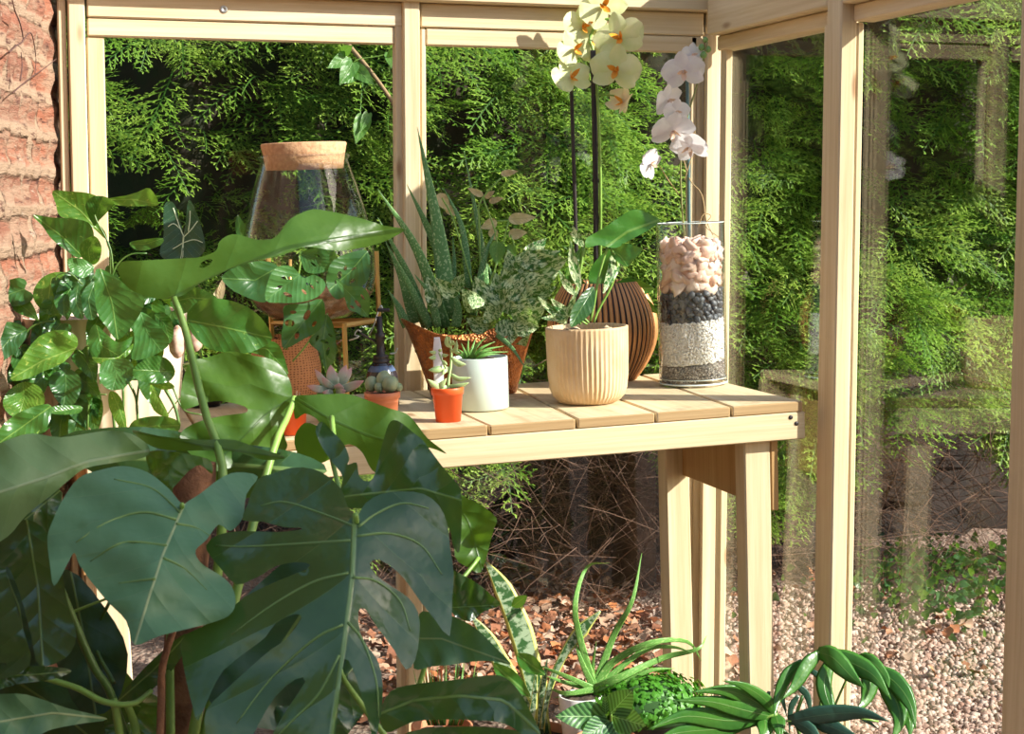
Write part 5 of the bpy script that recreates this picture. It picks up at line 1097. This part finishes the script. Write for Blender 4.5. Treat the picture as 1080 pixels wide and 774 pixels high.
# coir pole
b_ = at(187, 790, 2.18); tp_ = at(205, 510, 2.18); b0 = Vector((b_.x, b_.y, .3))
V, Fc, _ = sweep([b0, b_, tp_, tp_ + (tp_ - b_).normalized() * .012], [.022, .022, .027, .024], 24, 18); world_part('coir_pole', V, Fc, COIR, pm)
M = [ # material, outline, midrib, d0, d1, extras
 (MONG, C([(240, 338), (205, 346), (150, 336), (90, 312), (55, 270), (48, 232), (65, 215), (120, 212), (200, 208), (270, 204), (330, 200), (385, 178), (398, 145), (440, 121), (490, 130), (530, 140), (590, 132), (638, 72), (680, 48), (720, 35), (780, 42), (840, 55), (900, 70), (970, 92), (1036, 104), (1000, 130), (950, 152), (880, 170), (800, 178), (700, 164), (650, 180), (590, 200), (520, 212), (450, 235), (390, 262), (330, 292), (275, 330)]), C([(240, 338), (420, 250), (640, 165), (1036, 104)]), 2.28, 2.42, dict(fold=.9, curl=.1, holes=[(*C0((350, 222)), 8, 3.5, -.5)])),
 (MONG, sc([(497, 248), (492, 195), (465, 142), (420, 105), (340, 88), (260, 74), (180, 95), (120, 110), (92, 150), (74, 230), (80, 292), (130, 282), (180, 266), (240, 264), (318, 284), (322, 306), (250, 316), (180, 330), (120, 350), (72, 388), (90, 440), (140, 490), (200, 530), (300, 505), (430, 475), (478, 440), (470, 400), (462, 350), (480, 300)], 170, 350, 3.6), sc([(497, 248), (400, 310), (300, 412), (180, 520)], 170, 350, 3.6), 2.36, 2.3, dict(fold=.35, lat=-.1)),
 (MONG, sc([(508, 248), (560, 240), (640, 236), (710, 236), (780, 258), (860, 288), (930, 310), (972, 352), (1010, 402), (1084, 462), (1020, 440), (960, 450), (900, 480), (850, 540), (800, 524), (765, 460), (728, 430), (695, 432), (660, 472), (600, 502), (556, 512), (520, 470), (506, 400), (545, 345), (600, 358), (590, 330), (545, 310), (508, 330)], 170, 350, 3.6), sc([(508, 250), (640, 330), (800, 400), (1084, 462)], 170, 350, 3.6), 2.34, 2.3, dict(fold=.3)),
 (MON, sc([(60, 420), (90, 310), (45, 240), (0, 175), (-30, 100), (-5, 60), (40, 100), (95, 160), (118, 222), (110, 250), (150, 240), (160, 295), (190, 322), (222, 308), (242, 240), (265, 150), (290, 72), (316, 54), (352, 70), (400, 110), (440, 142), (472, 185), (522, 252), (572, 312), (606, 362), (610, 500), (600, 632), (572, 600), (556, 530), (500, 480), (400, 450), (250, 440), (130, 440)], 340, 430, 4.154), sc([(60, 400), (100, 388), (260, 370), (430, 352), (590, 400)], 340, 430, 4.154), 2.12, 2.08, dict(fold=.25, lat=.05)),
 (MONG, sc([(600, 385), (640, 400), (690, 422), (762, 482), (752, 530), (740, 572), (720, 650), (692, 722), (640, 700), (580, 650), (590, 500)], 340, 430, 4.154), sc([(560, 380), (640, 500), (700, 715)], 340, 430, 4.154), 2.22, 2.2, dict(fold=-.3)),
 (MON, sc([(560, 40), (620, 55), (685, 92), (740, 140), (782, 182), (705, 212), (645, 255), (560, 205)], 340, 594, 4.154), sc([(540, 195), (640, 190), (782, 182)], 340, 594, 4.154), 2.17, 2.15, dict(fold=-.3)),
 (MONT, sc([(400, 460), (420, 330), (425, 220), (480, 215), (560, 228), (630, 258), (690, 300), (762, 372), (828, 442), (770, 432), (705, 428), (630, 434), (560, 446), (480, 452)], 340, 594, 4.154), sc([(380, 330), (520, 330), (828, 440)], 340, 594, 4.154), 2.08, 2.03, dict(fold=-.3)),
 (MON, [(60, 462), (150, 450), (240, 466), (312, 477), (345, 497), (290, 520), (200, 528), (110, 505)], [(60, 480), (180, 485), (345, 498)], 2.34, 2.3, dict(fold=.3)),
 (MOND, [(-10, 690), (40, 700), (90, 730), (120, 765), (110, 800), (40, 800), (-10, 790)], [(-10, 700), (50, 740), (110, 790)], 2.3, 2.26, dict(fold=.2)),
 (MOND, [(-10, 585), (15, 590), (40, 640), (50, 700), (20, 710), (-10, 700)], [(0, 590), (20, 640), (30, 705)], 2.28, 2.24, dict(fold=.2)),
 # the nearest leaf
 (MON, [(374.4, 543), (366, 533), (360.5, 516.7), (346.7, 502.8), (330, 494.4), (307.8, 493), (285.6, 500), (271.7, 505.6), (260.6, 533), (256, 548.6), (277, 550), (299.4, 556), (316, 556.5), (317, 558.5), (300, 560.5), (285.6, 561), (255, 560), (230, 563.9), (217.5, 575), (221.7, 586), (235.6, 602.8), (249, 616.7), (264, 612), (277, 605.6), (291, 597), (310.6, 593), (324.4, 594), (325, 599), (299.4, 610), (285.6, 615.7), (257.8, 629.6), (227, 654.6), (196, 669), (191, 685), (196.7, 718.4), (204, 748), (209, 760), (221.7, 732), (235.6, 707), (263, 685), (280, 672), (291, 657), (310.6, 647.6), (318, 652), (302, 674), (285.6, 685), (263, 704.6), (235.6, 729.6), (218, 748), (216, 768), (221.7, 790), (240, 806), (258, 792), (272, 765), (290, 735), (312, 716), (322, 719), (300, 752), (282, 790), (290, 830), (318, 850), (345, 830), (352, 790), (358, 735), (363, 695), (372, 705), (380, 730), (388, 756), (394, 782), (402, 752), (403.6, 721), (399.4, 699), (388, 682), (380, 667), (378, 645), (385, 642), (396.7, 660), (416, 686), (428, 706), (438, 696), (442.5, 668.4), (441, 646), (430, 629.6), (414, 619), (396, 606), (390, 594), (400, 590), (418.9, 602.6), (432.8, 619), (443.9, 635), (457.8, 651.8), (474.4, 671), (477, 629.6), (478.6, 605.6), (474.4, 575), (471.7, 552.8), (463, 533), (446.7, 520.8), (424.4, 518), (402, 520.8), (385.6, 530.6), (379, 541)], [(374.4, 541), (371.5, 608), (364, 670), (350, 770), (340, 845)], 1.90, 1.76, dict(fold=.35, curl=.12, lat=.03, per=2, step=7, rip=.004, und=.022, veins=[[(371.7, 554.2), (335.6, 540.3), (299.4, 529.2), (274.4, 533.3)], [(369.4, 570.0), (313.3, 573.6), (257.8, 576.4), (227.2, 575.0)], [(367.5, 604.2), (330.0, 613.9), (285.6, 638.9), (243.9, 669.4)], [(361.9, 658.7), (331.4, 674.0), (285.6, 715.7), (249.4, 762.9)], [(357.8, 690.7), (335.6, 732.3), (305.0, 762.9), (280.0, 790.7)], [(377.8, 555.6), (396.7, 541.7), (424.4, 530.6), (452.2, 536.1)], [(376.7, 565.3), (410.6, 562.5), (443.9, 575.0), (466.1, 605.6)], [(371.7, 608.7), (396.7, 612.9), (421.7, 633.7), (432.8, 665.7)], [(366.7, 655.9), (382.8, 676.8), (396.7, 718.4), (399.4, 757.3)]])),
 (MON, [(330, 690), (300, 720), (290, 760), (300, 800), (340, 800), (370, 770), (400, 720), (380, 680)], [(385, 690), (340, 740), (310, 800)], 2.12, 2.06, dict(fold=.2)),
 (MON, sc([(300, 560), (400, 530), (500, 518), (600, 508), (730, 490), (800, 500), (862, 560), (912, 650), (955, 742), (945, 800), (890, 760), (820, 712), (760, 694), (700, 690), (560, 684), (420, 690), (360, 710), (280, 740), (250, 660)], 340, 594, 4.154), sc([(262, 655), (400, 600), (600, 580), (800, 600), (950, 742)], 340, 594, 4.154), 2.0, 1.95, dict(fold=-.3)),
 (MON, [(430, 772), (500, 766), (560, 775), (575, 800), (500, 812), (420, 800)], [(410, 785), (490, 785), (575, 798)], 2.02, 1.98, dict(fold=-.3)),
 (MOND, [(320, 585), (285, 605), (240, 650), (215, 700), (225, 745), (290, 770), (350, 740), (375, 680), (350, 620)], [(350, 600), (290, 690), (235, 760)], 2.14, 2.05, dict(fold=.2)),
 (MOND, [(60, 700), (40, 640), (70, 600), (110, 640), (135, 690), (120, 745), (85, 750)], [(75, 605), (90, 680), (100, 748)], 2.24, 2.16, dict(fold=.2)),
 # teal leaf at the left
 (MONT, [(191.7, 531), (177.8, 515), (155.6, 498), (130.6, 491.4), (105.6, 495.6), (83, 504), (66.7, 526), (55.6, 549), (50, 567.8), (52.8, 595.6), (57, 618), (69.4, 598), (78, 583), (83, 594), (94.4, 611), (113.9, 635), (133, 654.6), (141.7, 680), (166.7, 671), (194.4, 664), (222, 657), (241.7, 649), (248.6, 635), (244.4, 618.4), (233, 607), (221, 600), (209.7, 591), (206.5, 580), (218, 569), (230.6, 553), (243, 560), (256, 546), (260, 521), (272, 502.5), (250, 498), (233, 504), (211, 520.6), (199, 528)], [(194, 532), (172, 584), (155.6, 634), (142, 679)], 1.93, 1.80, dict(fold=.3, curl=.1, lat=-.05, per=3, veins=[[(186, 548), (150, 540), (110, 552), (80, 572)], [(190, 540), (160, 515), (120, 505)], [(176, 575), (130, 572), (95, 592)], [(186, 552), (205, 556), (222, 565)], [(172, 588), (195, 600), (218, 622)], [(164, 610), (125, 615)]])),
 (MONL, sc([(565, 110), (550, 152), (450, 170), (330, 192), (270, 232), (200, 292), (100, 372), (30, 452), (-50, 470), (-60, 250), (-20, 120), (60, 75), (130, 62), (230, 76), (340, 60), (420, 50), (500, 64)], 0, 440, 3.6), sc([(550, 130), (340, 165), (170, 230), (-50, 300)], 0, 440, 3.6), 2.08, 1.95, dict(fold=.4, rip=.006)),
 (MONG, sc([(560, 132), (640, 128), (740, 145), (800, 165), (805, 215), (762, 182), (722, 200), (690, 232), (640, 278), (590, 232), (560, 180)], 0, 440, 3.6), sc([(560, 135), (640, 190), (642, 275)], 0, 440, 3.6), 2.1, 2.04, dict(fold=.4)),
 (MONG, sc([(500, 48), (600, 70), (750, 85), (880, 84), (960, 110), (1084, 152), (1000, 162), (900, 132), (800, 126), (640, 126), (556, 100)], 0, 440, 3.6), sc([(500, 52), (750, 105), (1084, 155)], 0, 440, 3.6), 2.16, 2.2, dict(fold=.4)),
 (MON, [(-12, 560), (20, 548), (45, 556), (62, 590), (72, 640), (80.6, 671), (69.4, 693.4), (41.7, 702), (33, 671), (22, 629.6), (11, 602), (6, 600), (14, 629.6), (25, 665.7), (31, 702), (-12, 706)], [(30, 560), (40, 620), (45, 700)], 2.05, 1.98, dict(fold=-.1, lat=.15, per=3)),
 (MON, [(-10, 505), (20, 520), (45, 510), (66, 520), (58, 550), (52, 570), (30, 575), (-10, 585)], [(66, 515), (30, 545), (-10, 575)], 2.12, 2.08, dict(fold=.2)),
 (MONT, sc([(-40, 560), (0, 568), (100, 570), (250, 620), (408, 662), (300, 682), (200, 702), (150, 725), (60, 780), (-40, 800)], 0, 574, 3.6), sc([(410, 662), (200, 640), (-40, 680)], 0, 574, 3.6), 2.0, 1.92, dict(fold=-.3)),
 (MON, sc([(-30, 455), (100, 462), (200, 464), (272, 480), (200, 512), (60, 532), (-30, 552)], 0, 574, 3.6), sc([(-30, 500), (120, 495), (272, 482)], 0, 574, 3.6), 1.98, 2.02, dict(fold=-.3)),
 (MON, sc([(440, 600), (520, 500), (600, 420), (700, 340), (712, 380), (660, 470), (590, 540), (500, 610)], 0, 574, 3.6), sc([(440, 602), (580, 480), (708, 345)], 0, 574, 3.6), 2.16, 2.1, dict(fold=.2)),
 (MON, sc([(395, 690), (420, 590), (480, 560), (560, 560), (610, 600), (600, 720), (560, 800), (450, 820)], 0, 574, 3.6), sc([(480, 560), (500, 680), (480, 820)], 0, 574, 3.6), 2.28, 2.22, dict(fold=-.2)),
 (MON, [(60, 700), (100, 690), (130, 705), (150, 740), (130, 765), (90, 745)], [(60, 700), (100, 725), (148, 745)], 2.26, 2.2, dict(fold=-.2)),
]
for m, o_, mid, d0, d1, kw in M:
    kw.setdefault('per', 3); kw.setdefault('rip', .006); leaf(pm, m, o_, mid, d0, d1, **kw)
# petioles and stems
for pts, w_, m in (
    ([(*C0((240, 338)), 2.28), (196, 350, 2.27), (215, 430, 2.22), (236, 505, 2.17), (225, 640, 2.16), (200, 800, 2.14)], [6.5, 8, 9, 9, 11, 12], STEM),
    ([(311, 419, 2.355), (303, 440, 2.33), (288, 476, 2.28), (255, 600, 2.2), (210, 800, 2.15)], [6.5, 7, 8, 10, 12], STEM),
    ([(192, 532, 1.935), (190, 560, 2.08), (180, 650, 2.14), (180, 800, 2.12)], [5, 7, 9, 11], STEM),
    ([(375, 543, 1.905), (380, 600, 2.05), (360, 700, 2.12), (330, 740, 2.14), (250, 830, 2.14)], [6, 8, 8, 9, 10], STEM),
    ([(355, 690, 2.03), (362, 715, 2.03), (385, 748, 2.05), (405, 775, 2.06), (420, 800, 2.06)], [4, 6, 7, 7, 7], STEM),
    ([(60, 610, 2.07), (80, 660, 2.09), (100, 705, 2.1), (116, 730, 2.11), (140, 800, 2.13)], [8, 9, 9, 9, 10], STEMD),
    ([(40, 713, 2.06), (80, 725, 2.08), (110, 740, 2.09), (140, 742, 2.1), (160, 728, 2.12)], [6, 7, 7, 6, 5], STEM),
    ([(120, 738, 2.1), (124, 760, 2.11), (130, 800, 2.12)], [8, 9, 10], STEM), ([(134, 742, 2.1), (142, 765, 2.12), (146, 800, 2.12)], [8, 9, 10], STEM),
    ([(115, 636, 2.2), (104, 660, 2.22), (102, 685, 2.2), (120, 720, 2.16)], [4, 4, 4, 5], STEMD), ([(60, 652, 2.2), (90, 640, 2.2), (116, 630, 2.2)], [4, 3, 3], STEM),
    ([(362, 535, 2.12), (345, 460, 2.16), (352, 470, 2.2), (350, 440, 2.28)], [5, 6, 6, 6], STEM), ([(505, 588, 2.2), (470, 640, 2.16), (430, 760, 2.14)], [4, 5, 6], STEM),
    ([(188, 650, 2.09), (172, 700, 2.09), (170, 740, 2.1), (168, 800, 2.1)], [7, 8, 8, 8], COIR)):
    stalk(pm, pts, w_, m, 'petiole' if m is not COIR else 'aerial_root', n=14)

# ================================================================== PLANTS ON THE GROUND UNDER THE BENCH
def floor_at(x, y_px, d):
    p = at(x, y_px, d); return Vector((p.x, p.y, 0))
def ground_pot(name, label, cat, x, rim_y, d, r_px, mat, hpot=None, rim=True):
    p = at(x, rim_y, d); h = hpot or p.z; o = thing(name, label, cat, (p.x, p.y, p.z - h), (0, 0, 0)); s_ = d / F; r = r_px * s_
    part('pot', lathe(pot_prof(r * .74, r, h, .004, None, h * .16 if rim else 0), 48), mat, o); part('soil', disc(r * .9, h * .9, 26, .008), SOIL, o); return o
TERR = simple('terracotta', (.55, .20, .09), .75, nscale=14, col2=(.62, .28, .14)); WHT = simple('white_plastic', (.78, .76, .72), .4)
BLKP = simple('black_plastic', (.03, .03, .03), .5)
G5 = lambda p: (500 + p[0] / 2.25, 560 + p[1] / 2.25); G6 = lambda p: (340 + p[0] / 4.154, 594 + p[1] / 4.154)
dS = 3.48
sp = ground_pot('potted_snake_plant', 'yellow edged snake plant with upright banded leaves below the bench', 'houseplant', 566, 770, dS, 34, TERR)
for pts, ws in (([(*G6((975, 760)), dS), (*G6((925, 520)), dS), (*G6((870, 300)), dS + .01), (*G6((790, 110)), dS + .02), (*G6((712, -12)), dS + .03)], [12, 19, 22, 17, 2]), ([(566, 772, dS), (540, 720, dS - .02), (515, 675, dS - .04), (498, 650, dS - .05)], [14, 17, 14, 2]),
                ([(*G6((955, 740)), dS - .02), (*G6((965, 560)), dS - .04), (*G6((985, 420)), dS - .05)], [8, 8, 1]), ([(*G5((160, 470)), dS - .04), (*G5((180, 370)), dS - .05), (*G5((215, 290)), dS - .06), (*G5((255, 235)), dS - .07), (*G5((300, 190)), dS - .08)], [4, 6, 8, 13, 1.5]),
                ([(*G5((130, 470)), dS - .03), (*G5((140, 420)), dS - .05), (*G5((150, 310)), dS - .06)], [7, 7, 1])):
    strap(sp, SNAKE, pts, [w_ * 1.2 for w_ in ws], flat=.1, cup=.12, name='sword_leaf', n=20)
for b, t_, w in (((545, 690), (575, 712), 9), ((540, 640), (556, 628), 6), ((520, 700), (560, 735), 9)):
    sleaf(sp, PHIL, b, t_, w, w, dS - .05, dS - .08, 'lance')
dA = 3.42
sa = ground_pot('potted_slim_aloe', 'slender arching aloe in a small white pot under the bench', 'aloe', 612, 733, dA, 23, WHT, .11, False)
bx_ = (285, 375)
for pts, w in (((bx_, (250, 250), (240, 170), (268, 85), (322, 76)), 14), ((bx_, (330, 250), (375, 165), (398, 52)), 15), ((bx_, (330, 310), (420, 265), (505, 262), (540, 308)), 16), ((bx_, (350, 345), (450, 300), (530, 280), (552, 248)), 16), ((bx_, (350, 360), (420, 330), (478, 326)), 14), ((bx_, (220, 345), (150, 318)), 12), ((bx_, (220, 360), (172, 344)), 12), ((bx_, (220, 385), (175, 372)), 12),
               ((bx_, (282, 320), (290, 262)), 9), ((bx_, (255, 310), (238, 255)), 13), ((bx_, (400, 285), (470, 275), (520, 290)), 12), ((bx_, (240, 390), (190, 395)), 11)):
    j = [random.uniform(-.05, .05) for _ in pts]; w /= 2.0
    strap(sa, ALOEG, [(*G5(p), dA + q * i * .3) for i, (p, q) in enumerate(zip(pts, j))], [w * 1.3, w, w * .8, w * .5, .4], flat=.3, cup=.25, name='aloe_leaf', n=16)
dM = 3.45
sm_ = ground_pot('potted_baby_tears', 'low mound of tiny bright green leaves under the bench', 'houseplant', 678, 752, dM, 40, BLKP)
pl = []; c = at(680, 744, dM)
TL = []
for q in range(3):
    o_, m_ = shape((0, 0), (1, 0), .45, .45, 'ovate'); P_ = np.array([(x, y, -.3 * y * y) for x, y in o_]); v = np.concatenate([np.array([[.4, 0, .06]]), P_]); n_ = len(P_); TL.append((v, np.array([(0, 1 + i, 1 + (i + 1) % n_) for i in range(n_)]), np.zeros(len(v))))
for k in range(2300):
    a, b = RNG.uniform(0, 2 * PI), math.acos(RNG.uniform(-.1, 1)); rr = RNG.uniform(.85, 1.05); n = np.array((math.sin(b) * math.cos(a), math.sin(b) * math.sin(a), math.cos(b)))
    p = np.array(c) + n * np.array((.125, .11, .06)) * rr * (1 + .12 * math.sin(a * 5 + b * 7)); zx = rotm(); ax = np.cross(n, zx[0]); ax /= np.linalg.norm(ax); zz = n * .8 + zx[1] * .5; zz -= ax * (zz @ ax); zz /= np.linalg.norm(zz)
    pl.append((int(RNG.integers(3)), np.stack([ax, np.cross(zz, ax), zz], 1) * RNG.uniform(.008, .014), p - np.array(sm_.location)))
ob('foliage', scatter('foliage', TL, pl, MOSSL), None, sm_, False)
V, Fc = lathe([(.03, -.04), (.10, -.02), (.112, 0), (.09, .03), (.04, .05)], 24, None, True); ob('stem_mound', mesh('stem_mound', [Vector(v) + c - sm_.location for v in V], Fc), simple('mound_green', (.02, .07, .01), .9), sm_)
dC = 3.32
sc_ = ground_pot('potted_prayer_plant', 'prayer plant with dark banded oval leaves at the bottom edge', 'houseplant', 640, 778, dC, 34, TERR)
for b, t_, wl, wr in (((312, 440), (192, 440), 34, 36), ((325, 432), (378, 375), 34, 34), ((330, 440), (408, 462), 34, 34), ((320, 450), (250, 500), 30, 30), ((330, 450), (352, 540), 34, 34), ((312, 435), (310, 385), 8, 8)):
    sleaf(sc_, CALA, G5(b), G5(t_), wl / 2.25, wr / 2.25, dC - .03, dC - .08, 'ovate', fold=-.25)
for b in ((312, 440), (325, 432), (330, 440)): stalk(sc_, [(*G5(b), dC - .03), (*G5((b[0], b[1] + 40)), dC), (*G5((315, 520)), dC)], 2.4, STEM)
dF = 3.2
sf = ground_pot('potted_red_spiky_plant', 'spiky red and green striped plant in terracotta behind the monstera', 'houseplant', 466, 764, dF, 32, TERR, .22)
for k in range(46):
    x, y = random.uniform(435, 505), random.uniform(690, 726); b = (468 + (x - 468) * .5, 765); m_ = random.choice((ALOEG, MOSSL, ALOEG, simple('russet_leaf', (.5, .14, .04), .5) if k < 3 else bpy.data.materials['russet_leaf'])) if k > 2 else simple('russet_leaf', (.5, .14, .04), .5)
    strap(sf, m_, [(*b, dF), ((b[0] + x) / 2, (b[1] + y) / 2 + 6, dF - .01), (x, y, dF - random.uniform(-.04, .04))], [2, 2.6, .4], flat=.3, n=6, k=5, name='blade')
dP = 3.15
sq = ground_pot('potted_split_philodendron', 'glossy split leaf philodendron spreading along the bottom right', 'houseplant', 815, 800, dP, 52, BLKP)
G = G5
def lobes(m, spine, w, lst, dz=0, wsp=5):
    stalk(sq, [(*G(p), dP + dz) for p in spine], [wsp / 2.25, wsp / 2.25], STEM, 'midrib', n=12)
    for pts, ww in lst:
        strap(sq, m, [(*G(p), dP + dz - .02 * i) for i, p in enumerate(pts)], [ww / 2.25 * .7, ww / 2.25 * 1.35, ww / 2.25 * 1.2, ww / 2.25 * .6, .5], flat=.04, cup=-.14, name='leaf_lobe', n=14)
lobes(PHIL, [(720, 434), (660, 452), (590, 478), (540, 500)], 3, [(((705, 440), (640, 425), (560, 405), (470, 402)), 36), (((712, 436), (650, 395), (590, 378), (515, 382)), 34), (((715, 434), (690, 400), (640, 368), (590, 355)), 24), (((680, 446), (600, 450), (500, 440), (410, 472)), 42), (((650, 455), (580, 470), (480, 480), (420, 510)), 36), (((690, 445), (690, 470), (680, 500)), 34), (((715, 436), (722, 460), (728, 500)), 30)], 0, 8)
lobes(PHIL, [(700, 500), (705, 420), (740, 350), (785, 305), (822, 286)], 3, [(((815, 288), (850, 300), (895, 345), (925, 372)), 38), (((830, 290), (900, 315), (950, 345), (990, 400)), 40), (((822, 288), (790, 320), (760, 370), (730, 400)), 28), (((850, 300), (830, 360), (845, 420), (850, 430)), 30), (((780, 310), (742, 345), (720, 400), (712, 440)), 24)], .02, 9)
lobes(PHIL, [(845, 440), (880, 360), (905, 318), (950, 320), (990, 350)], 3, [(((900, 318), (935, 305), (975, 345), (985, 372)), 26), (((950, 325), (1000, 360), (1035, 410), (1048, 470)), 36), (((960, 340), (1000, 400), (1010, 450), (990, 500)), 40), (((920, 320), (940, 350), (930, 400), (905, 430)), 34), (((985, 400), (1030, 440), (1035, 490)), 34)], .06, 6)
lobes(PHIB, [(960, 452), (880, 440), (800, 445), (740, 452)], 3, [(((745, 450), (830, 436), (920, 432), (985, 452)), 34), (((800, 446), (860, 470), (930, 500)), 30), (((760, 450), (800, 475), (830, 510)), 26)], -.03, 5)
for a_, w in ((((745, 345), (730, 380), (742, 440)), 16), (((770, 390), (752, 420), (748, 480)), 16), (((800, 330), (835, 360), (842, 400)), 18), (((700, 380), (690, 420), (640, 455)), 14), (((840, 420), (900, 430), (960, 470)), 20), (((760, 360), (790, 390), (800, 440)), 18)):
    strap(sq, PHIB, [(*G(p), dP + .05) for p in a_], [w / 4, w / 2.25, w / 3, .5], flat=.04, cup=-.12, name='leaf_lobe', n=10)
for pts in (((815, 540), (700, 480), (705, 420)), ((815, 540), (850, 480), (845, 440)), ((815, 540), (730, 470), (720, 434)), ((790, 540), (765, 450), (780, 390)), ((800, 540), (810, 470), (825, 400))):
    stalk(sq, [(*G(p), dP + .01) for p in pts], 4, STEMD)
